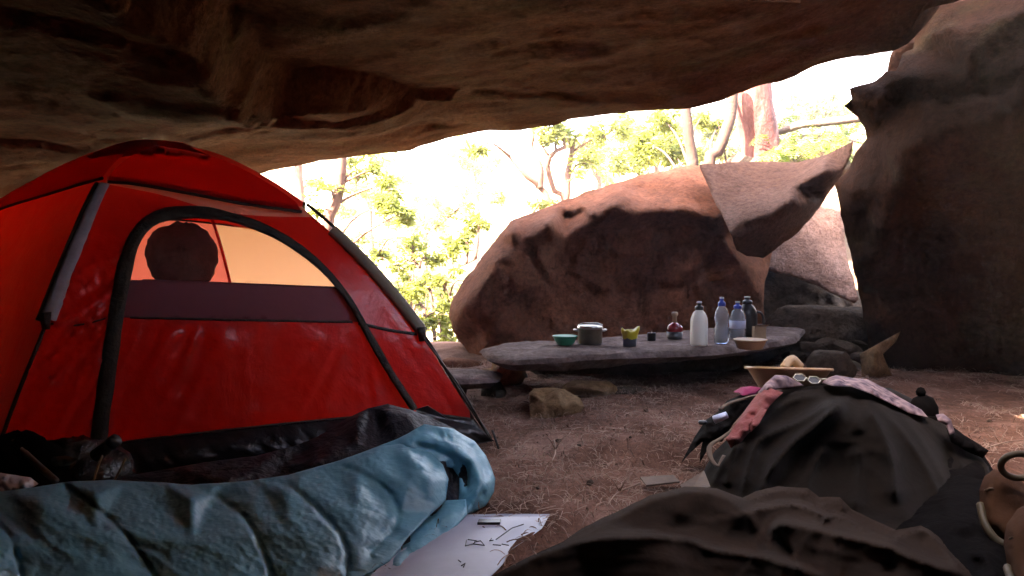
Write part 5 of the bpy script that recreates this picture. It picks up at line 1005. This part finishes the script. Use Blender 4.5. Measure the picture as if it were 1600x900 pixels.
# ------------------------------------------------------------------ sleeping bag
M['blue'] = fabric('blue_nylon', (.14, .42, .53), (.115, .36, .47), trans=0, rough=.4, spec=.5, wr=.18, wscale=16, wdist=.02, stretch=(1.0, 2.0, 1), rot=(0, 0, R(38)))
M['lining'] = fabric('dark_lining', (.026, .023, .029), (.016, .015, .019), trans=0, rough=.6, spec=.25, wr=.8, wscale=14, wdist=.04)
sb = empty('sleeping_bag', (-1.0, 2.2, 0), 'puffy blue quilted sleeping bag with a dark lining, opened along one side', 'sleeping bag')
seams = [[(100, 757), (150, 795), (200, 840), (240, 900), (262, 960)], [(300, 757), (352, 785), (392, 822), (425, 900), (436, 960)], [(410, 745), (460, 765), (517, 818), (542, 861), (538, 925)], [(520, 722), (570, 743), (610, 772), (622, 804), (613, 829), (578, 864)], [(-20, 800), (20, 850), (40, 930)]]
seams = [resample(np.array(q, float), 40) for q in seams]
def quilted(seams, gd, amp_, ang):
    ca, sa = math.cos(ang), math.sin(ang)
    def f(vv, F):
        d = np.full(len(vv), 1e9)
        for q in seams: d = np.minimum(d, dpoly(q, vv, closed=False))
        u_, v_ = vv[:, 0]*ca+vv[:, 1]*sa, -vv[:, 0]*sa+vv[:, 1]*ca; w_ = fbm(np.c_[vv*.010, 0*u_], 3, 211)*22
        near = np.exp(-d/26)
        return -gd*np.exp(-(d/4.5)**2)-gd*1.0*np.exp(-(d/24)**2)+amp_*(.8*fbm(np.c_[(u_+w_)*.012, (v_+w_)*.055, 0*u_], 4, 213, ridged=True)*(.5+near)+1.0*fbm(np.c_[vv*.016, 0*u_], 4, 215)+.2*fbm(np.c_[(u_-w_)*.05, (v_+w_)*.016, 0*u_], 4, 217, ridged=True))
    return f
rock('top_quilt', [(-160, 800, 2.0), (-60, 778, 2.15), (0, 768, 2.22), (60, 760, 2.27), (110, 752, 2.32), (170, 750, 2.36), (240, 753, 2.39), (300, 757, 2.42), (380, 752, 2.48), (450, 742, 2.55), (531, 719, 2.66), (590, 698, 2.74), (632, 692, 2.78), (670, 706, 2.74), (692, 726, 2.68), (701, 748, 2.62), (697, 782, 2.53), (664, 812, 2.41), (636, 842, 2.29), (608, 878, 2.16), (562, 905, 2.06), (500, 960, 1.9), (400, 1000, 1.77), (200, 1030, 1.65), (-100, 1040, 1.6), (-200, 950, 1.75)],
     [(-60, 800, 1.98), (-40, 860, 1.8), (-40, 930, 1.68), (60, 785, 2.12), (60, 850, 1.92), (60, 930, 1.76), (150, 772, 2.18), (150, 835, 1.99), (160, 920, 1.81), (300, 780, 2.25), (300, 848, 2.05), (310, 930, 1.86), (450, 768, 2.38), (450, 830, 2.17), (455, 900, 1.99), (560, 735, 2.54), (555, 800, 2.32), (545, 865, 2.12), (640, 712, 2.64), (640, 750, 2.52), (625, 795, 2.42), (672, 750, 2.53)],
     .30, M['blue'], None, step=4, smooth=3, edge_w=60, jit=.5, name_parent=sb, disp=quilted(seams, .015, .012, .45), fall=14)
fs_ = [resample(np.array(q, float), 30) for q in ([(640, 690), (690, 708), (722, 724), (728, 760)], [(663, 664), (705, 690), (742, 716), (756, 750), (748, 790)])]
rock('foot_fold', [(531, 720, 2.72), (575, 703, 2.74), (620, 686, 2.80), (663, 663, 2.86), (709, 670, 2.88), (741, 689, 2.87), (760, 712, 2.83), (774, 748, 2.75), (772, 768, 2.70), (758, 791, 2.64), (724, 809, 2.58), (704, 802, 2.6), (716, 786, 2.66), (718, 746, 2.74), (707, 731, 2.74), (688, 728, 2.72), (640, 704, 2.74), (590, 712, 2.72)],
     [(640, 690, 2.74), (680, 688, 2.76), (715, 695, 2.75), (738, 720, 2.71), (752, 755, 2.63), (742, 782, 2.59), (730, 800, 2.56), (700, 712, 2.72)],
     .22, M['blue'], None, step=4, smooth=2, edge_w=35, jit=.5, name_parent=sb, disp=quilted(fs_, .012, .015, 1.1), fall=9)
rock('side_roll', [(694, 782, 2.6), (728, 780, 2.6), (730, 804, 2.53), (713, 822, 2.45), (690, 840, 2.36), (667, 857, 2.27), (628, 896, 2.08), (585, 940, 1.92), (500, 985, 1.8), (480, 970, 1.86), (560, 906, 2.1), (598, 868, 2.26), (625, 842, 2.36), (655, 812, 2.48)],
     [(703, 803, 2.48), (680, 818, 2.42), (650, 846, 2.3), (620, 872, 2.18), (580, 912, 2.03)], .12, M['blue'], None, step=4, smooth=2, edge_w=20, jit=.5, name_parent=sb, disp=quilted([resample(np.array([(676, 806), (690, 834)], float), 8), resample(np.array([(622, 846), (650, 874)], float), 8)], .008, .006, -.7), fall=8)
rock('inner_lining', [(676, 716, 2.74), (735, 716, 2.76), (742, 792, 2.66), (712, 815, 2.56), (650, 850, 2.36), (600, 885, 2.2), (580, 870, 2.24), (640, 800, 2.46), (690, 765, 2.6)], [(705, 755, 2.74), (715, 785, 2.68), (660, 822, 2.5), (620, 855, 2.36)], .05, M['lining'], None, step=5, smooth=1, edge_w=12, jit=.2, name_parent=sb, disp=creases(.05, .9, .06, .02, .006), fall=6)
v2 = np.array([(-.75, 1.85), (-.42, 2.1), (-.26, 2.38), (-.2, 2.52), (-.16, 2.7), (-.3, 2.95), (-.62, 2.85), (-1.1, 2.6)]); vv, ff = fill2d(v2, step=.05); p3 = np.c_[vv, .016+.008*fbm(np.c_[vv*6, 0*vv[:, 0]], 3, 145)]
fs = [t if np.cross(p3[t[1]]-p3[t[0]], p3[t[2]]-p3[t[0]])[2] > 0 else t[::-1] for t in ff]; mk('lining', p3, fs, M['lining'], sb)
rock('lining_fold', [(150, 752, 2.5), (230, 738, 2.6), (320, 722, 2.7), (400, 712, 2.78), (455, 698, 2.86), (492, 684, 2.92), (520, 668, 2.98), (545, 652, 3.02), (575, 638, 3.06), (606, 631, 3.08), (640, 640, 3.07), (680, 655, 3.05), (709, 669, 3.02), (690, 680, 2.95), (640, 705, 2.84), (590, 722, 2.74), (531, 742, 2.68), (450, 764, 2.56), (300, 780, 2.45), (170, 775, 2.42)],
     [(560, 655, 2.92), (605, 643, 2.95), (640, 652, 2.93), (590, 670, 2.95), (530, 680, 2.88), (500, 697, 2.82), (470, 705, 2.88), (420, 712, 2.74), (560, 700, 2.76), (520, 712, 2.68), (440, 725, 2.74), (400, 736, 2.62), (300, 738, 2.58), (620, 685, 2.84), (650, 668, 2.9), (350, 752, 2.5), (480, 730, 2.64)],
     .15, M['lining'], None, step=5, smooth=1, edge_w=30, jit=.8, name_parent=sb, disp=creases(.05, -.35, .012, .06, .010), fall=9)

# ------------------------------------------------------------------ plastic board and bits around the bag
M['board'] = simple('scuffed_white_board', (.52, .55, .64), (.38, .40, .48), .5, scale=4, bmp=.15, bscale=14, detail=9)
bd = [G(722, 812), G(858, 811), G(842, 835), G(800, 868), G(755, 905), G(700, 960), G(560, 960), G(640, 870)]
e = empty('foam_board', (-.05, 2.4, 0), 'scuffed white foam board lying on the ground beside the sleeping bag', 'board')
pz = np.array([[p[0], p[1]] for p in bd]); vv, ff = fill2d(pz, step=.035); n_ = len(vv)
slab('board', pz, .022, .016, M['board'], e, step=.05, amp=.0015, inset=0)
mk_ = lambda pts: mk('ink_mark', *tube(np.array([G(x, y, .0255) for x, y in pts]), .0016, 5), M['black_plastic'], e)
mk_([(729, 844), (727, 853), (739, 850), (745, 845), (731, 843)]); mk_([(739, 850), (757, 852), (751, 845), (741, 847)]); mk_([(768, 841), (765, 845), (771, 844)]); mk_([(770, 851), (783, 852)]); mk_([(784, 850), (795, 852)]); mk_([(775, 843), (800, 825), (818, 819)])
mk_([(716, 875), (720, 878)]); mk_([(721, 884), (727, 880), (724, 886)])
V = [G(748, 811, .030), G(783, 811, .030), G(781, 816, .030), G(746, 816, .030)]; mk('slot', np.array(V+[p-np.array([0, 0, .008]) for p in V]), [(3, 2, 1, 0), (4, 5, 6, 7), (0, 1, 5, 4), (1, 2, 6, 5), (2, 3, 7, 6), (3, 0, 4, 7)], M['black_plastic'], e, smooth=False)
# crumpled dark things between the tent and the bag
M['bin_bag'] = fabric('black_bin_bag', (.020, .019, .018), (.012, .011, .010), trans=0, rough=.24, spec=.7, wr=1.0, wscale=13, wdist=.07)
lump(P(120, 728, 2.68)-np.array([0, 0, .06]), (.17, .12, .15), 21, M['bin_bag'], 'crumpled black plastic bag between tent and sleeping bag', 'bag', 'plastic_bag', .3)
lump(P(30, 735, 2.55)-np.array([0, 0, .05]), (.16, .12, .16), 23, M['dark_cloth'], 'dark rucksack at the left edge in front of the tent', 'rucksack', 'rucksack', -.3)
rag('leaf', [(72, 724), (84, 714), (102, 712), (122, 718), (108, 727), (88, 729)], [2.5, 2.5], M['khaki'], 'dry brown leaf stuck on the crumpled black bag', 'leaf', .01, 31)
v, f = tube(resample(np.array([P(20, 690, 2.5), P(52, 720, 2.45), P(88, 752, 2.4)]), 16), .010, 8); tag(mk('strap', v, f, M['khaki'], org=P(52, 720, 2.45)), 'brown cord slanting down over the dark rucksack', 'cord')
rag('white_cloth', [(-30, 745), (-5, 738), (24, 742), (48, 746), (60, 756), (40, 768), (0, 776), (-30, 774)], [2.3, 2.32, 2.28, 2.25], simple('white_cloth', (.62, .60, .62), (.5, .48, .5), .8, bmp=.4, bscale=25), 'crumpled white cloth at the left edge above the sleeping bag', 'cloth', .06, 33)
e = empty('bottle', P(166, 700, 2.6), 'tan capped bottle neck sticking out of the crumpled black bag', 'bottle')
v, f = tube(np.array([P(150, 712, 2.6), P(176, 692, 2.58)]), [.022, .018], 16); mk('neck', v, f, M['khaki'], e); v, f = tube(np.array([P(174, 693, 2.575), P(182, 687, 2.57)]), [.022, .021], 16); mk('cap', v, f, M['black_plastic'], e)
for k, pts in enumerate([[(160, 712), (152, 732), (146, 752)], [(196, 716), (188, 734), (178, 752)]]):
    v, f = tube(resample(np.array([P(x, y, 2.52) for x, y in pts]), 10), .0035, 6); tag(mk('cord', v, f, M['tan_plastic'], org=P(*pts[1], 2.52)), ['thin tan cord hanging from the capped bottle neck', 'thin pale cord right of the capped bottle neck'][k], 'cord')

# ------------------------------------------------------------------ straw, twigs and pebbles on the cave floor
M['straw'] = simple('dry_straw', (.44, .31, .24), (.17, .10, .07), .9, scale=3, spec=.1, bmp=0, detail=2)
M['litter'] = simple('leaf_litter', (.16, .085, .05), (.09, .05, .032), .9, scale=5, bmp=0)
def strands(k, seed, lmin, lmax, wid, mat, name, zs=.012, xr=(-.6, 4.6), yr=(2.1, 6.4), cl_=.25):
    g = np.random.default_rng(seed); V = []; F = []; n0 = 0
    y = yr[0]+(yr[1]-yr[0])*g.random(k)**1.3; x = xr[0]+(xr[1]-xr[0])*g.random(k); keep = fbm(np.c_[x*1.4, y*1.4, 0*x], 3, seed)+g.normal(size=k)*cl_ > -.05; x, y = x[keep], y[keep]; k = len(x); z = gz(x, y)
    ex = pip(np.array([q[:2] for q in bd]), np.c_[x, y])|pip(v2, np.c_[x, y])|pip(np.array([(1095, 770), (1390, 770), (1440, 740), (1560, 745), (1640, 900), (740, 905), (900, 830)], float), px_of(np.c_[x, y, z])) if name == 'straw' else np.zeros(len(x), bool); x, y, z = x[~ex], y[~ex], z[~ex]; k = len(x)
    a = g.random(k)*6.283; L_ = g.uniform(lmin, lmax, k); cur = g.normal(size=k)*.6; t = np.linspace(-.5, .5, 6); lift = np.abs(g.normal(size=k))*zs
    ang = a[:, None]+cur[:, None]*t; dx = np.cumsum(np.cos(ang), 1)/6*L_[:, None]; dy = np.cumsum(np.sin(ang), 1)/6*L_[:, None]
    cx = x[:, None]+dx; cy = y[:, None]+dy; cz = z[:, None]+.004+lift[:, None]*(1-4*t**2)+g.random(k)[:, None]*.006
    px_, py_ = -np.sin(ang)*wid, np.cos(ang)*wid; q = np.stack([np.stack([cx+px_, cy+py_, cz], -1), np.stack([cx-px_, cy-py_, cz+wid*.8], -1)], 2).reshape(-1, 3)
    for i in range(k):
        for j in range(5): b0 = i*12+2*j; F.append((b0, b0+1, b0+3, b0+2))
    return mk(name, q, F, mat, smooth=False)
tag(strands(30000, 3, .02, .11, .0012, M['straw'], 'straw'), 'dry straw strewn over the cave floor', 'straw', kind='stuff')
tag(strands(3000, 4, .02, .07, .0022, M['litter'], 'leaf_litter', .006), 'brown leaf litter and chaff on the cave floor', 'litter', kind='stuff')
tw = [([(866, 688), (868, 706), (862, 722)], 'forked pale stick standing out of the straw by the tent'), ([(1000, 755), (965, 770), (948, 790)], 'long dry twig lying left of the blanket'), ([(1540, 700), (1575, 690), (1605, 688)], 'pale dry grass tuft lying near the right edge')]
for pts, lb in tw:
    b = MB(); q = resample(np.array([G(x, y, .015) for x, y in pts]), 10); b.add(*tube(q, np.linspace(.004, .002, 10), 6)); m_ = q[4]
    for s in (-1, 1): b.add(*tube(np.array([m_, m_+[s*.02, .01, .035], m_+[s*.05, .03, .06]]), [.003, .002, .0012], 5))
    tag(b.build('twig', M['straw'], org=q.mean(0)), lb, 'twig')
g = np.random.default_rng(31); pb = None
for i, (x_, y_, r_) in enumerate([(873, 686, .016), (905, 700, .012), (1003, 676, .012), (922, 757, .02), (895, 640, .016), (985, 690, .01), (955, 668, .01), (1545, 660, .014), (840, 762, .012), (1010, 650, .014)]):
    c_ = G(x_, y_); c_[2] = gz(c_[0], c_[1])[0]+r_*.4
    if pb is None: pb = stone(c_, (r_, r_*.8, r_*.7), 90, M['dark_rock'], 'small dark pebble lying among the straw', 'pebbles on the cave floor', name='pebble', res=16, cat='pebble'); r0_ = r_
    else: c = pb.copy(); C.objects.link(c); c.location = tuple(c_); c.scale = (r_/r0_,)*3; c.rotation_euler = (0, 0, g.uniform(0, 6))
